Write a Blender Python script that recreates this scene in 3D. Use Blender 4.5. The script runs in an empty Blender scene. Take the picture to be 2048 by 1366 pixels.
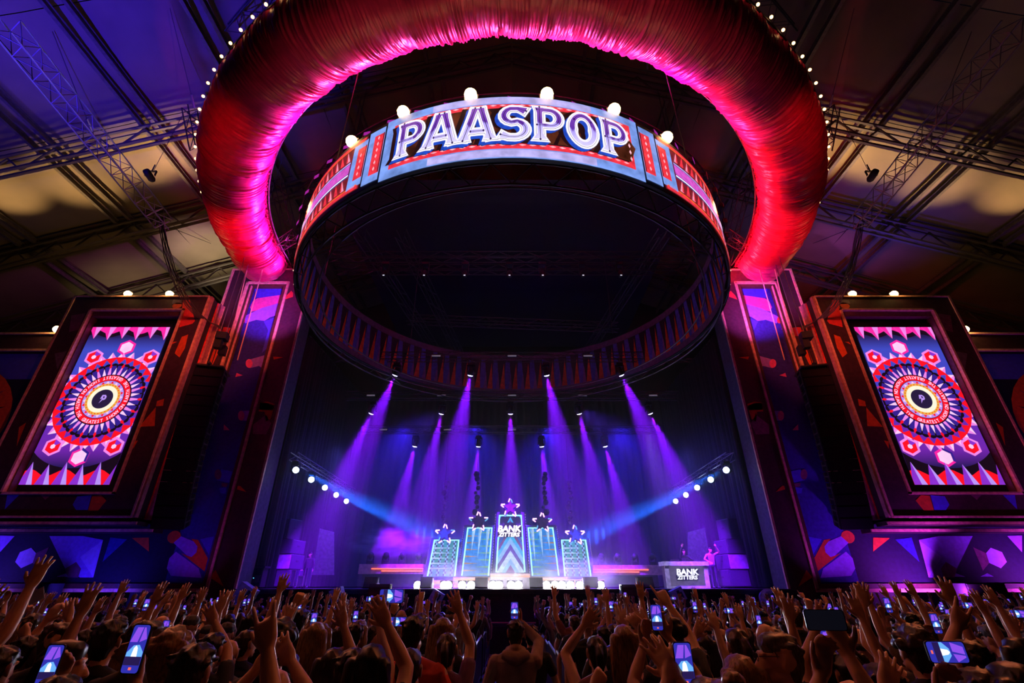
import bpy, bmesh, math, random
from mathutils import Vector, Matrix
from mathutils.geometry import tessellate_polygon
R = random.Random(7)
ORD = ['first', 'second', 'third', 'fourth', 'fifth', 'sixth', 'seventh', 'eighth', 'ninth', 'tenth', 'eleventh', 'twelfth', 'thirteenth', 'fourteenth', 'fifteenth', 'sixteenth', 'seventeenth', 'eighteenth', 'nineteenth', 'twentieth', 'twenty-first', 'twenty-second', 'twenty-third', 'twenty-fourth', 'twenty-fifth', 'twenty-sixth', 'twenty-seventh', 'twenty-eighth', 'twenty-ninth', 'thirtieth', 'thirty-first', 'thirty-second', 'thirty-third', 'thirty-fourth', 'thirty-fifth']
S = bpy.context.scene
COL = S.collection
PI = math.pi
F, CX, CY, CAMZ, TH = 934.0, 1024.0, 683.0, 2.1, math.radians(27.5)
CT, ST = math.cos(TH), math.sin(TH)

# ------------------------------------------------------------------ camera, world, exposure, lights
cam = bpy.data.cameras.new('camera'); cam.lens = F / 2048 * 36; cam.sensor_width = 36
cam.clip_start = 0.02; cam.clip_end = 200
co = bpy.data.objects.new('camera', cam); COL.objects.link(co)
co.location = (0, 0, CAMZ); co.rotation_euler = (PI / 2 + TH, 0, 0); S.camera = co
S.view_settings.view_transform = 'Standard'; S.view_settings.look = 'None'
S.view_settings.gamma = 1; S.view_settings.exposure = 0; S.view_settings.use_curve_mapping = False
S.cycles.use_denoising = True; S.cycles.max_bounces = 4; S.cycles.diffuse_bounces = 2; S.cycles.glossy_bounces = 2
S.cycles.volume_bounces = 0; S.cycles.transmission_bounces = 2; S.cycles.transparent_max_bounces = 8
S.cycles.sample_clamp_indirect = 3; S.cycles.use_light_tree = True; S.cycles.caustics_reflective = False; S.cycles.caustics_refractive = False
w = bpy.data.worlds.new('night'); S.world = w; w.use_nodes = True
w.node_tree.nodes['Background'].inputs[0].default_value = (0.02, 0.02, 0.05, 1)
w.node_tree.nodes['Background'].inputs[1].default_value = 0.04

def gz(Y): return -0.45 * min(1, max(0, (Y - 4.0) / 16.5))      # the hall floor falls gently towards the stage

def at(px, py, Y):
    """photo pixel -> world point on the vertical plane at depth Y"""
    x = (px - CX) / F; y = (CY - py) / F
    d = Vector((x, CT - y * ST, ST + y * CT)); k = Y / d.y
    return Vector((d.x * k, Y, CAMZ + d.z * k))

def atz(px, py, Z):
    x = (px - CX) / F; y = (CY - py) / F
    d = Vector((x, CT - y * ST, ST + y * CT)); k = (Z - CAMZ) / d.z
    return Vector((d.x * k, d.y * k, Z))

def spot(loc, target, color, power, deg, blend=0.5, size=0.1):
    l = bpy.data.lights.new('spot_light', 'SPOT'); l.energy = power; l.color = color
    l.spot_size = math.radians(deg); l.spot_blend = blend; l.shadow_soft_size = size
    o = bpy.data.objects.new('spot_light', l); COL.objects.link(o); o.location = loc
    d = Vector(target) - Vector(loc); o.rotation_euler = d.to_track_quat('-Z', 'Y').to_euler()
    return o

def point(loc, color, power, size=0.1):
    l = bpy.data.lights.new('lamp_light', 'POINT'); l.energy = power; l.color = color; l.shadow_soft_size = size
    o = bpy.data.objects.new('lamp_light', l); COL.objects.link(o); o.location = loc
    return o

WARM = (1.0, 0.55, 0.16)
TC, TZ, TR, Tr = 23.66, 19.8, 15.37, 1.40       # red fabric half ring: centre y, height, radii
RC, RR, RZ0, RZ1 = 17.4, 8.67, 12.1, 14.6       # round sign
# fabric wash: floods on a ring inside the fabric arch
WASH = []
for i in range(35):
    a = math.radians(-99 + 198 * i / 34)
    t = (i / 34)
    p = Vector((math.sin(a) * (TR - 3.1), TC - math.cos(a) * (TR - 3.1), TZ - 1.25))
    q = Vector((math.sin(a + 0.05) * (TR - 0.5), TC - math.cos(a + 0.05) * (TR - 0.5), TZ - 0.25))
    if t < 0.62: c = (0.95, 0.06, 1.0)
    elif t < 0.72: c = (1.0, 0.05, 0.3)
    else: c = (1.0, 0.03, 0.07)
    WASH.append((p, q, c))
    if 0.3 < t < 0.6: c = (1.0, 0.14, 0.75)
    spot(p, q, c, 1600, 62, 0.9, 0.12)
for s in (-1, 1):                               # red spots without fixtures, added to redden the legs of the arch
    spot((s * 12.6, 17.5, 12.5), (s * 15.0, 20.0, TZ), (1.0, 0.015, 0.03), 2300, 46, 1.0, 0.3); spot((s * 9.5, 9.5, 14.0), (s * 13.0, 14.5, TZ), (1.0, 0.015, 0.03), 600, 44, 1.0, 0.3)
# added fill spots, no fixtures: orange-red on crowd, weak red on fabric's outer side
for x in (-11, -6.5, -2.2, 2.2, 6.5, 11):
    spot((x, 3.5, 15.5), (x * 0.8, 5.0, 1.5), (1.0, 0.22, 0.07), 120, 85, 0.8, 0.3)
for x in (-9, 9):
    spot((x, 3.0, 12.0), (x * 0.9, 16, TZ), (1.0, 0.04, 0.03), 12, 90, 0.9, 0.3)
for s in (-1, 1):                               # warm side spots, added without fixtures to rim arms and heads
    for (x, y) in ((13, 12.5), (8, 13.5)): spot((s * x, y, 15.0), (s * x * 0.35, 4.5, 1.7), (1.0, 0.25, 0.08), 1600, 62, 0.8, 0.2)
# purple and blue light colours
PURP = (0.42, 0.04, 1.0); BLUE = (0.06, 0.12, 1.0)
# ------------------------------------------------------------------ helpers
MATS = {}
def M(name, col, rough=0.6, metal=0.0, emit=0.0, var=0.25, scale=6.0, bump=0.0, spec=0.4, objcol=False, stretch=False):
    if name in MATS: return MATS[name]
    m = bpy.data.materials.new(name); m.use_nodes = True; MATS[name] = m
    nt = m.node_tree; b = nt.nodes['Principled BSDF']
    b.inputs['Roughness'].default_value = rough; b.inputs['Metallic'].default_value = metal
    b.inputs['Specular IOR Level'].default_value = spec
    tc = nt.nodes.new('ShaderNodeTexCoord'); n = nt.nodes.new('ShaderNodeTexNoise')
    n.inputs['Scale'].default_value = scale; n.inputs['Detail'].default_value = 3
    if stretch:
        mp = nt.nodes.new('ShaderNodeMapping'); mp.inputs['Scale'].default_value = (1.6, 1.6, 0.22); nt.links.new(tc.outputs['Object'], mp.inputs[0]); nt.links.new(mp.outputs[0], n.inputs['Vector'])
    else: nt.links.new(tc.outputs['Object'], n.inputs['Vector'])
    r = nt.nodes.new('ShaderNodeMapRange'); r.inputs[1].default_value = 0.3; r.inputs[2].default_value = 0.7
    r.inputs[3].default_value = 1 - var; r.inputs[4].default_value = 1 + var
    nt.links.new(n.outputs['Fac'], r.inputs[0])
    mx = nt.nodes.new('ShaderNodeVectorMath'); mx.operation = 'SCALE'
    nt.links.new(r.outputs[0], mx.inputs['Scale'])
    if objcol:
        oi = nt.nodes.new('ShaderNodeObjectInfo'); nt.links.new(oi.outputs['Color'], mx.inputs[0])
    else:
        mx.inputs[0].default_value = col[:3]
    if emit:
        b.inputs['Base Color'].default_value = (0.01, 0.01, 0.01, 1)
        nt.links.new(mx.outputs[0], b.inputs['Emission Color']); b.inputs['Emission Strength'].default_value = emit
    else:
        nt.links.new(mx.outputs[0], b.inputs['Base Color'])
    if bump:
        bp = nt.nodes.new('ShaderNodeBump'); bp.inputs['Strength'].default_value = bump
        nt.links.new(n.outputs['Fac'], bp.inputs['Height']); nt.links.new(bp.outputs[0], b.inputs['Normal'])
    return m

def MG(name, stops, axis=2, lo=0, hi=1, emit=1.0, rough=0.6, jag=0.0, jscale=6):
    """material whose printed / displayed colour ramps along an object axis"""
    if name in MATS: return MATS[name]
    m = bpy.data.materials.new(name); m.use_nodes = True; MATS[name] = m
    nt = m.node_tree; b = nt.nodes['Principled BSDF']; b.inputs['Roughness'].default_value = rough
    tc = nt.nodes.new('ShaderNodeTexCoord'); sp = nt.nodes.new('ShaderNodeSeparateXYZ')
    nt.links.new(tc.outputs['Object'], sp.inputs[0])
    mr = nt.nodes.new('ShaderNodeMapRange'); mr.inputs[1].default_value = lo; mr.inputs[2].default_value = hi
    src = sp.outputs[axis]
    if jag:
        n = nt.nodes.new('ShaderNodeTexNoise'); n.inputs['Scale'].default_value = jscale
        mp = nt.nodes.new('ShaderNodeMapping'); mp.inputs['Scale'].default_value = [1 if i != axis else 0.15 for i in range(3)]
        nt.links.new(tc.outputs['Object'], mp.inputs[0]); nt.links.new(mp.outputs[0], n.inputs['Vector'])
        ma = nt.nodes.new('ShaderNodeMath'); ma.operation = 'MULTIPLY_ADD'; ma.inputs[1].default_value = jag
        nt.links.new(n.outputs['Fac'], ma.inputs[0]); nt.links.new(src, ma.inputs[2]); src = ma.outputs[0]
    nt.links.new(src, mr.inputs[0])
    cr = nt.nodes.new('ShaderNodeValToRGB'); el = cr.color_ramp.elements
    while len(el) < len(stops): el.new(0.5)
    for e, (p, c) in zip(el, stops): e.position = p; e.color = (*c, 1)
    nt.links.new(mr.outputs[0], cr.inputs[0])
    if emit:
        b.inputs['Base Color'].default_value = (0.01, 0.01, 0.01, 1)
        nt.links.new(cr.outputs[0], b.inputs['Emission Color']); b.inputs['Emission Strength'].default_value = emit
    else:
        nt.links.new(cr.outputs[0], b.inputs['Base Color'])
    return m

def tag(o, label=None, cat=None, group=None, kind=None):
    if label: o['label'] = label
    if cat: o['category'] = cat
    if group: o['group'] = group
    if kind: o['kind'] = kind
    return o

def thing(name, label, cat, loc=(0, 0, 0), rz=0.0, group=None):
    o = bpy.data.objects.new(name, None); COL.objects.link(o); o.empty_display_size = 0.2
    o.location = loc; o.rotation_euler = (0, 0, rz)
    return tag(o, label, cat, group)

class MB:
    def __init__(s): s.v = []; s.f = []; s.m = []
    def add(s, vs, fs, m=0):
        b = len(s.v); s.v += [Vector(p) for p in vs]
        for f in fs: s.f.append(tuple(b + i for i in f)); s.m.append(m)
    def box(s, c, d, m=0, rot=None):
        c = Vector(c); h = [x / 2 for x in d]; vs = []
        for z in (-1, 1):
            for x, y in ((-1, -1), (1, -1), (1, 1), (-1, 1)):
                p = Vector((x * h[0], y * h[1], z * h[2]))
                vs.append(c + (rot @ p if rot else p))
        s.add(vs, [(3, 2, 1, 0), (4, 5, 6, 7), (0, 1, 5, 4), (1, 2, 6, 5), (2, 3, 7, 6), (3, 0, 4, 7)], m)
    def bar(s, p, q, r, n=5, m=0, r2=None, cap=True):
        p, q = Vector(p), Vector(q); d = (q - p)
        if d.length < 1e-6: return
        a = d.orthogonal().normalized(); b = d.normalized().cross(a); r2 = r if r2 is None else r2
        vs = [p + (a * math.cos(2 * PI * i / n) + b * math.sin(2 * PI * i / n)) * r for i in range(n)]
        vs += [q + (a * math.cos(2 * PI * i / n) + b * math.sin(2 * PI * i / n)) * r2 for i in range(n)]
        fs = [(i, (i + 1) % n, n + (i + 1) % n, n + i) for i in range(n)]
        if cap: fs += [tuple(range(n - 1, -1, -1)), tuple(range(n, 2 * n))]
        s.add(vs, fs, m)
    def tube(s, pts, r, n=6, m=0):
        for a, b in zip(pts[:-1], pts[1:]): s.bar(a, b, r, n, m)
    def prism(s, poly, mp, d0, d1, m=0):
        """poly (u,v) list extruded between depths d0,d1; mp(u,v,d)->point"""
        n = len(poly); tri = tessellate_polygon([[Vector((u, v, 0)) for u, v in poly]])
        vs = [mp(u, v, d0) for u, v in poly] + [mp(u, v, d1) for u, v in poly]
        fs = [tuple(t) for t in tri] + [tuple(n + i for i in t) for t in tri]
        fs += [(i, (i + 1) % n, n + (i + 1) % n, n + i) for i in range(n)]
        s.add(vs, fs, m)
    def poly(s, poly, mp, d=0, m=0):
        tri = tessellate_polygon([[Vector((p[0], p[1], 0)) for p in poly]])
        s.add([mp(p[0], p[1], d) for p in poly], [tuple(t) for t in tri], m)
    def lathe(s, c, prof, axis=(0, 0, 1), n=16, m=0):
        c = Vector(c); ax = Vector(axis).normalized(); a = ax.orthogonal().normalized(); b = ax.cross(a); vs = []
        for r, h in prof:
            for i in range(n):
                t = 2 * PI * i / n; vs.append(c + ax * h + (a * math.cos(t) + b * math.sin(t)) * r)
        fs = []
        for k in range(len(prof) - 1):
            for i in range(n):
                j = (i + 1) % n; fs.append((k * n + i, k * n + j, (k + 1) * n + j, (k + 1) * n + i))
        fs.append(tuple(range(n - 1, -1, -1))); fs.append(tuple(range((len(prof) - 1) * n, len(prof) * n)))
        s.add(vs, fs, m)
    def sphere(s, c, r, n=10, k=6, m=0):
        r = (r, r, r) if not hasattr(r, '__len__') else r
        prof = [(math.sin(PI * i / k), -math.cos(PI * i / k)) for i in range(k + 1)]
        prof[0] = (0.02, -1); prof[-1] = (0.02, 1); b = len(s.v); s.lathe((0, 0, 0), prof, (0, 0, 1), n, m)
        for i in range(b, len(s.v)): p = s.v[i]; s.v[i] = Vector((p.x * r[0], p.y * r[1], p.z * r[2])) + Vector(c)
    def build(s, name, mats, parent=None, smooth=False, world=False):
        me = bpy.data.meshes.new(name); me.from_pydata(s.v, [], s.f)
        mats = mats if isinstance(mats, (list, tuple)) else [mats]
        for m in mats: me.materials.append(m)
        if len(mats) > 1: me.polygons.foreach_set('material_index', s.m)
        if smooth: me.polygons.foreach_set('use_smooth', [True] * len(me.polygons))
        me.update()
        return put(name, me, parent, world)

def put(name, me, parent=None, world=False):
    o = bpy.data.objects.new(name, me); COL.objects.link(o)
    if parent:
        o.parent = parent
        if world:
            p = parent; T = Vector((0, 0, 0))
            while p: T = T + p.location; p = p.parent
            o.matrix_parent_inverse = Matrix.Translation(-T)
    return o

def dup(o, parent=None, loc=None, rz=None, label=None, group=None):
    c = o.copy(); COL.objects.link(c); c.parent = parent
    if loc is not None: c.location = loc
    if rz is not None: c.rotation_euler = (0, 0, rz)
    if label: c['label'] = label
    if group: c['group'] = group
    for ch in list(o.children): dup(ch, c)
    return c

def lerp(a, b, t): return a + (b - a) * t

_barmesh = {}
def barobj(name, p, q, r, mat, parent, n=5):
    """one straight member as an object of its own, sharing one unit mesh per material"""
    p, q = Vector(p), Vector(q); key = (mat.name, n)
    if key not in _barmesh:
        b = MB(); b.bar((0, 0, 0), (0, 0, 1), 1, n); me = bpy.data.meshes.new(name); me.from_pydata(b.v, [], b.f)
        me.materials.append(mat); _barmesh[key] = me
    o = bpy.data.objects.new(name, _barmesh[key]); COL.objects.link(o)
    d = q - p; o.parent = parent
    T = Vector((0, 0, 0)); pp = parent
    while pp: T = T + pp.location; pp = pp.parent
    o.location = p - T; o.rotation_euler = d.to_track_quat('Z', 'Y').to_euler(); o.scale = (r, r, d.length)
    return o

def truss(name, label, p, q, wd=0.5, hg=0.5, n=10, mat=None, rc=0.025, rb=0.012, parent=None, cat='truss', tri=False, up=Vector((0, 0, 1)), group=None, joined=False):
    p, q = Vector(p), Vector(q); d = (q - p).normalized(); side = d.cross(up).normalized(); u = side.cross(d).normalized()
    if parent is None: root = thing(name, label, cat, p, group=group)
    else:
        root = bpy.data.objects.new(name, None); COL.objects.link(root); root.parent = parent; root.location = p - parent.location
    if tri: offs = [side * wd / 2 + u * hg / 2, -side * wd / 2 + u * hg / 2, -u * hg / 2]
    else: offs = [side * wd / 2 + u * hg / 2, -side * wd / 2 + u * hg / 2, -side * wd / 2 - u * hg / 2, side * wd / 2 - u * hg / 2]
    for o in offs: barobj('chord', p + o, q + o, rc, mat, root)
    k = len(offs); jb = MB()
    for i in range(n):
        a, b = p + (q - p) * (i / n), p + (q - p) * ((i + 1) / n)
        for j in range(k):
            o1, o2 = offs[j], offs[(j + 1) % k]
            if (i + j) % 2: o1, o2 = o2, o1
            if joined: jb.bar(a + o1, b + o2, rb, 4)
            else: barobj('brace', a + o1, b + o2, rb, mat, root, 4)
    if joined: tag(jb.build('bracing', mat, root, world=True), kind='stuff')
    return root

# materials
black = M('matt_black', (0.012, 0.012, 0.014), 0.6); steel = M('dark_steel', (0.10, 0.09, 0.085), 0.45, 0.6)
alu = M('aluminium', (0.55, 0.53, 0.52), 0.35, 0.9); gold = M('copper_trim', (0.90, 0.48, 0.34), 0.4, 0.1)
maroon = M('maroon_board', (0.055, 0.018, 0.030), 0.7); darkboard = M('dark_board', (0.03, 0.016, 0.02), 0.7)
hot = M('warm_bulb', (1.0, 0.62, 0.22), emit=30, var=0.02); festoon = M('festoon_bulb', (1.0, 0.5, 0.18), emit=6, var=0.02)
rub = M('black_rubber', (0.02, 0.02, 0.02), 0.8)
# ------------------------------------------------------------------ setting: floor, roof
b = MB(); fy = (-7, 4.0, 20.5, 43); b.add([(x, y, gz(y) - d) for d in (0, 0.1) for y in fy for x in (-45, 45)], [(0, 1, 3, 2), (2, 3, 5, 4), (4, 5, 7, 6), (10, 11, 9, 8), (12, 13, 11, 10), (14, 15, 13, 12), (0, 8, 9, 1), (6, 7, 15, 14), (0, 2, 10, 8), (2, 4, 12, 10), (4, 6, 14, 12), (9, 11, 3, 1), (11, 13, 5, 3), (13, 15, 7, 5)]); tag(b.build('floor', M('dark_floor', (0.02, 0.018, 0.018), 0.7)), kind='structure')
RIDGE, SL = 33.1, 0.36
def roofz(x): return RIDGE - SL * abs(x)
ceil = bpy.data.objects.new('ceiling', None); COL.objects.link(ceil); ceil.location = (0, 18, RIDGE); tag(ceil, kind='structure')
mem = M('roof_membrane', (0.24, 0.19, 0.125), 0.75, var=0.12, scale=0.6, bump=0.08)
TY = [6.0, 12.0, 18.0, 24.0, 30.0, 36.0, 42.0]
for y0, y1 in zip(TY[:-1], TY[1:]):
    for sx in (-1, 1):
        for x0, x1 in ((0, 12), (12, 24), (24, 40)):
            b = MB(); n, k = 8, 8; vs = []
            for i in range(n + 1):
                for j in range(k + 1):
                    x = sx * lerp(x0, x1, i / n); y = lerp(y0 + 0.02, y1 - 0.02, j / k)
                    sag = 0.28 * math.sin(PI * j / k) * (0.6 + 0.4 * math.sin(PI * i / n)) + 0.03 * math.sin(i * 2.1 + y)
                    vs.append((x, y, roofz(x) + 0.35 - sag))
            b.add(vs, [(i * (k + 1) + j, (i + 1) * (k + 1) + j, (i + 1) * (k + 1) + j + 1, i * (k + 1) + j + 1) for i in range(n) for j in range(k)])
            b.build('membrane_panel', mem, ceil, True, world=True)
pm = M('purlin_steel', (0.16, 0.14, 0.12), 0.5, 0.3)
for x in (4.5, 5.3, 9.8, 10.6, 15.1, 15.9, 20.2, 21.0, 25.4, 26.2, 30.8, 31.6):
    for sx in (-1, 1):
        for (y0, y1) in ((6, 18), (18, 24), (24, 42)):
            b = MB(); z = roofz(x) - 0.25; X = sx * x
            b.box((X, (y0 + y1) / 2, z + 0.14), (0.2, y1 - y0 - 0.03, 0.03)); b.box((X, (y0 + y1) / 2, z - 0.14), (0.2, y1 - y0 - 0.03, 0.03)); b.box((X, (y0 + y1) / 2, z), (0.04, y1 - y0 - 0.03, 0.25))
            b.build('purlin', pm, ceil, world=True)
for y in (18.0, 24.0, 30.0, 36.0):
    for sx in (-1, 1):
        rt = bpy.data.objects.new('roof_truss', None); COL.objects.link(rt); rt.parent = ceil; rt.location = (0, y - 18, 0)
        tp = lambda x: Vector((sx * x, y, roofz(x) - 0.5)); bt = lambda x: Vector((sx * x, y, roofz(x) - 1.75))
        for dy in (-0.18, 0.18):
            D = Vector((0, dy, 0)); barobj('chord', tp(0.05) + D, tp(40) + D, 0.085, pm, rt, 4); barobj('chord', bt(0.05) + D, bt(40) + D, 0.1, pm, rt, 4)
        xs = [i * 2.2 for i in range(0, 18)]
        for i, (a, c) in enumerate(zip(xs[:-1], xs[1:])):
            barobj('web_member', bt(a), tp((a + c) / 2), 0.06, pm, rt, 4); barobj('web_member', tp((a + c) / 2), bt(c), 0.06, pm, rt, 4)
# tie rods with turnbuckles under the membrane
for sx in (-1, 1):
    for k_, (x, y) in enumerate(((8, 17.2), (12.6, 17.4), (17.6, 17.2), (22.6, 17.3), (13.2, 23.3), (18.2, 23.2), (23.6, 23.3))):
        t = thing('tie_rod', '%s thin steel tie rod from the %s roof truss, %s of centre' % (ORD[k_], 'front' if y < 20 else 'second', 'left' if sx < 0 else 'right'), 'tie rod', (sx * x, y, roofz(x) - 1.4), group='tie rods under the roof')
        p = Vector((sx * x, y, roofz(x) - 1.4)); q = p + Vector((-sx * 0.9, -4.5 if y < 20 else 4.5, 1.7))
        barobj('rod', p, q, 0.018, steel, t, 4); a = p + (q - p) * 0.06; c = p + (q - p) * 0.2
        barobj('turnbuckle', a, c, 0.06, alu, t, 6)
# back and side walls of the hall behind everything
for nm, c, d in (('wall_back', (0, 43, 14), (82, 0.2, 30)), ('wall_left', (-40.5, 20, 9), (0.2, 46, 20)), ('wall_right', (40.5, 20, 9), (0.2, 46, 20))):
    b = MB(); b.box(c, d); tag(b.build(nm, M('hall_wall', (0.03, 0.028, 0.03), 0.8)), kind='structure')
# light on the roof: blue wash front left, warm pools from the tower lamps, dim warm behind
spot((-17, 8.5, 12.0), (-19.0, 12.5, 27), (0.04, 0.015, 1.0), 16000, 70, 0.8, 0.2)
spot((-26, 10, 12.0), (-27.5, 13.5, 24), (0.05, 0.02, 1.0), 4000, 60, 0.9, 0.2)
spot((-19, 28.0, 17.5), (-23.5, 28.5, 25), (1.0, 0.80, 0.52), 3800, 46, 1.0, 0.3)
spot((-27, 29.0, 16.0), (-29, 31, 23), (1.0, 0.74, 0.42), 700, 80, 1.0, 0.3)
spot((19, 28.0, 17.5), (23.0, 27.5, 25), (1.0, 0.6, 0.25), 70, 90, 1.0, 0.3)
spot((24, 25.5, 15.0), (23.5, 25.0, 24), (0.10, 0.03, 1.0), 1500, 90, 1.0, 0.3)
spot((20, 8.5, 12), (19.5, 12.5, 26), (0.35, 0.08, 0.5), 110, 80, 0.9, 0.2)

# ------------------------------------------------------------------ red fabric half ring
def torus_pt(a, rad, z=0.0): return Vector((math.sin(a) * (TR + rad), TC - math.cos(a) * (TR + rad), TZ + z))
arch = thing('fabric_arch', 'huge half ring of pleated red fabric arching over the crowd', 'arch', (0, TC - TR, TZ))
NU, NV = 2600, 30
A0, A1 = math.radians(-97), math.radians(97)
ph = [0.0]
vals = []
r2 = random.Random(3)
folds = []; u = 0
while u < NU:
    wdt = r2.uniform(3.2, 8.5); folds.append((u, wdt, r2.uniform(0.045, 0.16))); u += wdt
prof = [0.0] * (NU + 60)
for (u0, wdt, am) in folds:
    for i in range(int(u0), int(u0 + wdt) + 1):
        t = (i - u0) / wdt
        if 0 <= t <= 1 and i < len(prof): prof[i] = am * math.sin(PI * t) ** 0.7
def pr(x):
    x = min(max(x, 0), NU + 58); i = int(x); t = x - i; return prof[i] * (1 - t) + prof[i + 1] * t
vs = []
wob = [r2.uniform(0, 6.28) for _ in range(6)]
for i in range(NU + 1):
    a = A0 + (A1 - A0) * i / NU
    e = min(i, NU - i) / NU * 194                # degrees from an end
    base = Tr * (0.84 + 0.16 * min(1, e / 40))
    for j in range(NV):
        v = 2 * PI * j / NV
        sk = 6.0 * math.sin(v + 0.6) + 3.0 * math.sin(2 * v + a * 9 + wob[0]) + 2.5 * math.sin(a * 23 + wob[1] + 3 * v) + 1.2 * math.sin(a * 57 + wob[3] + 5 * v)
        rr = base + pr(i + 14 + sk) + 0.03 * math.sin(a * 31 + 2 * v + wob[2])
        vs.append(torus_pt(a, math.cos(v) * rr, math.sin(v) * rr))
fs = [(i * NV + j, (i + 1) * NV + j, (i + 1) * NV + (j + 1) % NV, i * NV + (j + 1) % NV) for i in range(NU) for j in range(NV)]
fs += [tuple(range(NV)), tuple(NU * NV + j for j in range(NV))]
b = MB(); b.v = [Vector(p) for p in vs]; b.f = fs; b.m = [0] * len(fs)
b.build('pleated_fabric', M('red_fabric', (0.52, 0.02, 0.10), 0.36, var=0.18, scale=3, spec=0.5), arch, True, world=True)
# ragged fabric hem tied along the inner edge
b = MB()
for i in range(620):
    a = A0 + (A1 - A0) * (i + r2.random()) / 620; rr = -Tr - 0.02 + r2.uniform(-0.05, 0.03); z = r2.uniform(-0.12, 0.04)
    p = torus_pt(a, rr, z); q = torus_pt(a + r2.uniform(-0.004, 0.004), rr - r2.uniform(0.02, 0.1), z - r2.uniform(0.02, 0.14)); b.bar(p, q, 0.05, 4, r2=0.012)
tag(b.build('ragged_hem', MATS['red_fabric'], arch, world=True), kind='stuff')
b = MB(); pts = [torus_pt(A0 + (A1 - A0) * i / 90, -Tr - 0.16, 0.1) for i in range(91)]; b.tube(pts, 0.035, 5); b.build('support_rail', alu, arch, world=True)
b = MB(); pts = [torus_pt(A0 + (A1 - A0) * i / 90, Tr + 0.1, 0.15) for i in range(91)]; b.tube(pts, 0.03, 5); b.build('festoon_cable', black, arch, world=True)
lb = MB(); lb.sphere((0, 0, 0), 0.062, 8, 6); lbm = None
for i in range(74):
    a = A0 + (A1 - A0) * (i + 0.5) / 74
    if lbm is None: o = lb.build('festoon_bulb', festoon, arch, True); lbm = o.data
    else: o = put('festoon_bulb', lbm, arch)
    o.location = torus_pt(a, Tr + 0.22, 0.15) - arch.location
# wash floods that light the fabric, on a pipe inside the arch
pipe = thing('lighting_pipe', 'curved black pipe inside the red fabric arch carrying wash floods', 'pipe', (0, TC - TR + 3.1, TZ - 1))
b = MB(); pts = [torus_pt(A0 + (A1 - A0) * i / 60, -3.25, -0.95) for i in range(61)]; b.tube(pts, 0.05, 6); b.build('tube', black, pipe, world=True)
def flood_mesh():
    b = MB(); b.box((0, -0.09, 0), (0.34, 0.18, 0.24)); b.box((-0.19, -0.06, -0.06), (0.02, 0.1, 0.3)); b.box((0.19, -0.06, -0.06), (0.02, 0.1, 0.3)); b.box((0, -0.06, -0.2), (0.4, 0.1, 0.02)); return b
fm0 = None
for i, (p, q, c) in enumerate(WASH):
    d = (q - p); rz = math.atan2(d.y, d.x) - PI / 2
    key = 'pink' if c[2] > 0.2 else 'red'
    t = thing('wash_flood', 'small %s wash flood inside the fabric arch, %s from the left end' % (key, ORD[i]), 'floodlight', p - d.normalized() * 0.12, rz, 'wash floods inside the arch ' + key)
    if fm0 is None: fm0 = flood_mesh().build('housing', black, t).data
    else: put('housing', fm0, t)
    g = MB(); g.box((0, 0.008, 0), (0.28, 0.015, 0.18)); g.build('lens', M('flood_lens_' + key, c, emit=0.3, var=0.02), t)

# ------------------------------------------------------------------ round LED sign
def rp(a, z, rad=RR): return Vector((math.sin(a) * rad, RC - math.cos(a) * rad, z))
sign = thing('round_sign', 'huge hanging ring with lit sign band reading PAASPOP', 'sign', (0, RC, RZ0))
BH = RZ1 - RZ0
def band(items, name, mats, lim=1.15, inner=False, step=math.radians(2.0)):
    """items: (polygon in (arc metres, height metres), material index, layer)"""
    bm = bmesh.new(); 
    for poly, mi, ly in items:
        tri = tessellate_polygon([[Vector((p[0], p[1], 0)) for p in poly]])
        vv = [bm.verts.new((p[0], p[1], ly * 0.012)) for p in poly]
        for t in tri:
            try: f = bm.faces.new([vv[i] for i in t]); f.material_index = mi
            except ValueError: pass
    k = -70
    while k <= 70:
        g = bm.verts[:] + bm.edges[:] + bm.faces[:]
        bmesh.ops.bisect_plane(bm, geom=g, plane_co=(k * step * RR, 0, 0), plane_no=(1, 0, 0)); k += 1
    for v in bm.verts:
        a = v.co.x / RR; rad = RR + 0.03 + v.co.z if not inner else RR - 0.12 - v.co.z
        v.co = rp(a, RZ0 + v.co.y, rad)
    bm.normal_update(); me = bpy.data.meshes.new(name); bm.to_mesh(me); bm.free()
    for m in mats: me.materials.append(m)
    return put(name, me, sign, True)
def rect(u0, v0, u1, v1): return [(u0, v0), (u1, v0), (u1, v1), (u0, v1)]
def frame(u0, v0, u1, v1, t, mi, ly, fill=None):
    return [(rect(u0, v0, u1, v0 + t), mi, ly), (rect(u0, v1 - t, u1, v1), mi, ly), (rect(u0, v0 + t, u0 + t, v1 - t), mi, ly), (rect(u1 - t, v0 + t, u1, v1 - t), mi, ly)]
L_blue = M('led_blue', (0.20, 0.34, 0.85), emit=1.0, var=0.35, scale=2.2); L_lil = M('led_lilac', (0.52, 0.46, 0.92), emit=1.0, var=0.3, scale=2.5)
L_red = M('led_red', (0.90, 0.035, 0.06), emit=1.0, var=0.25, scale=5); L_pinkhot = M('led_hot_pink', (1.0, 0.45, 0.55), emit=1.1)
L_dark = M('led_dark', (0.018, 0.004, 0.006), emit=1.0); L_rust = M('led_rust', (0.09, 0.018, 0.008), emit=1.0, var=0.9, scale=1.6)
L_navy = M('led_navy', (0.012, 0.03, 0.22), emit=1.0); L_orange = M('led_orange', (1.0, 0.16, 0.02), emit=1.0)
L_mag = M('led_magenta', (0.70, 0.10, 0.62), emit=1.0, var=0.2); L_white = M('led_white', (0.92, 0.85, 1.0), emit=1.25, var=0.04)
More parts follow.
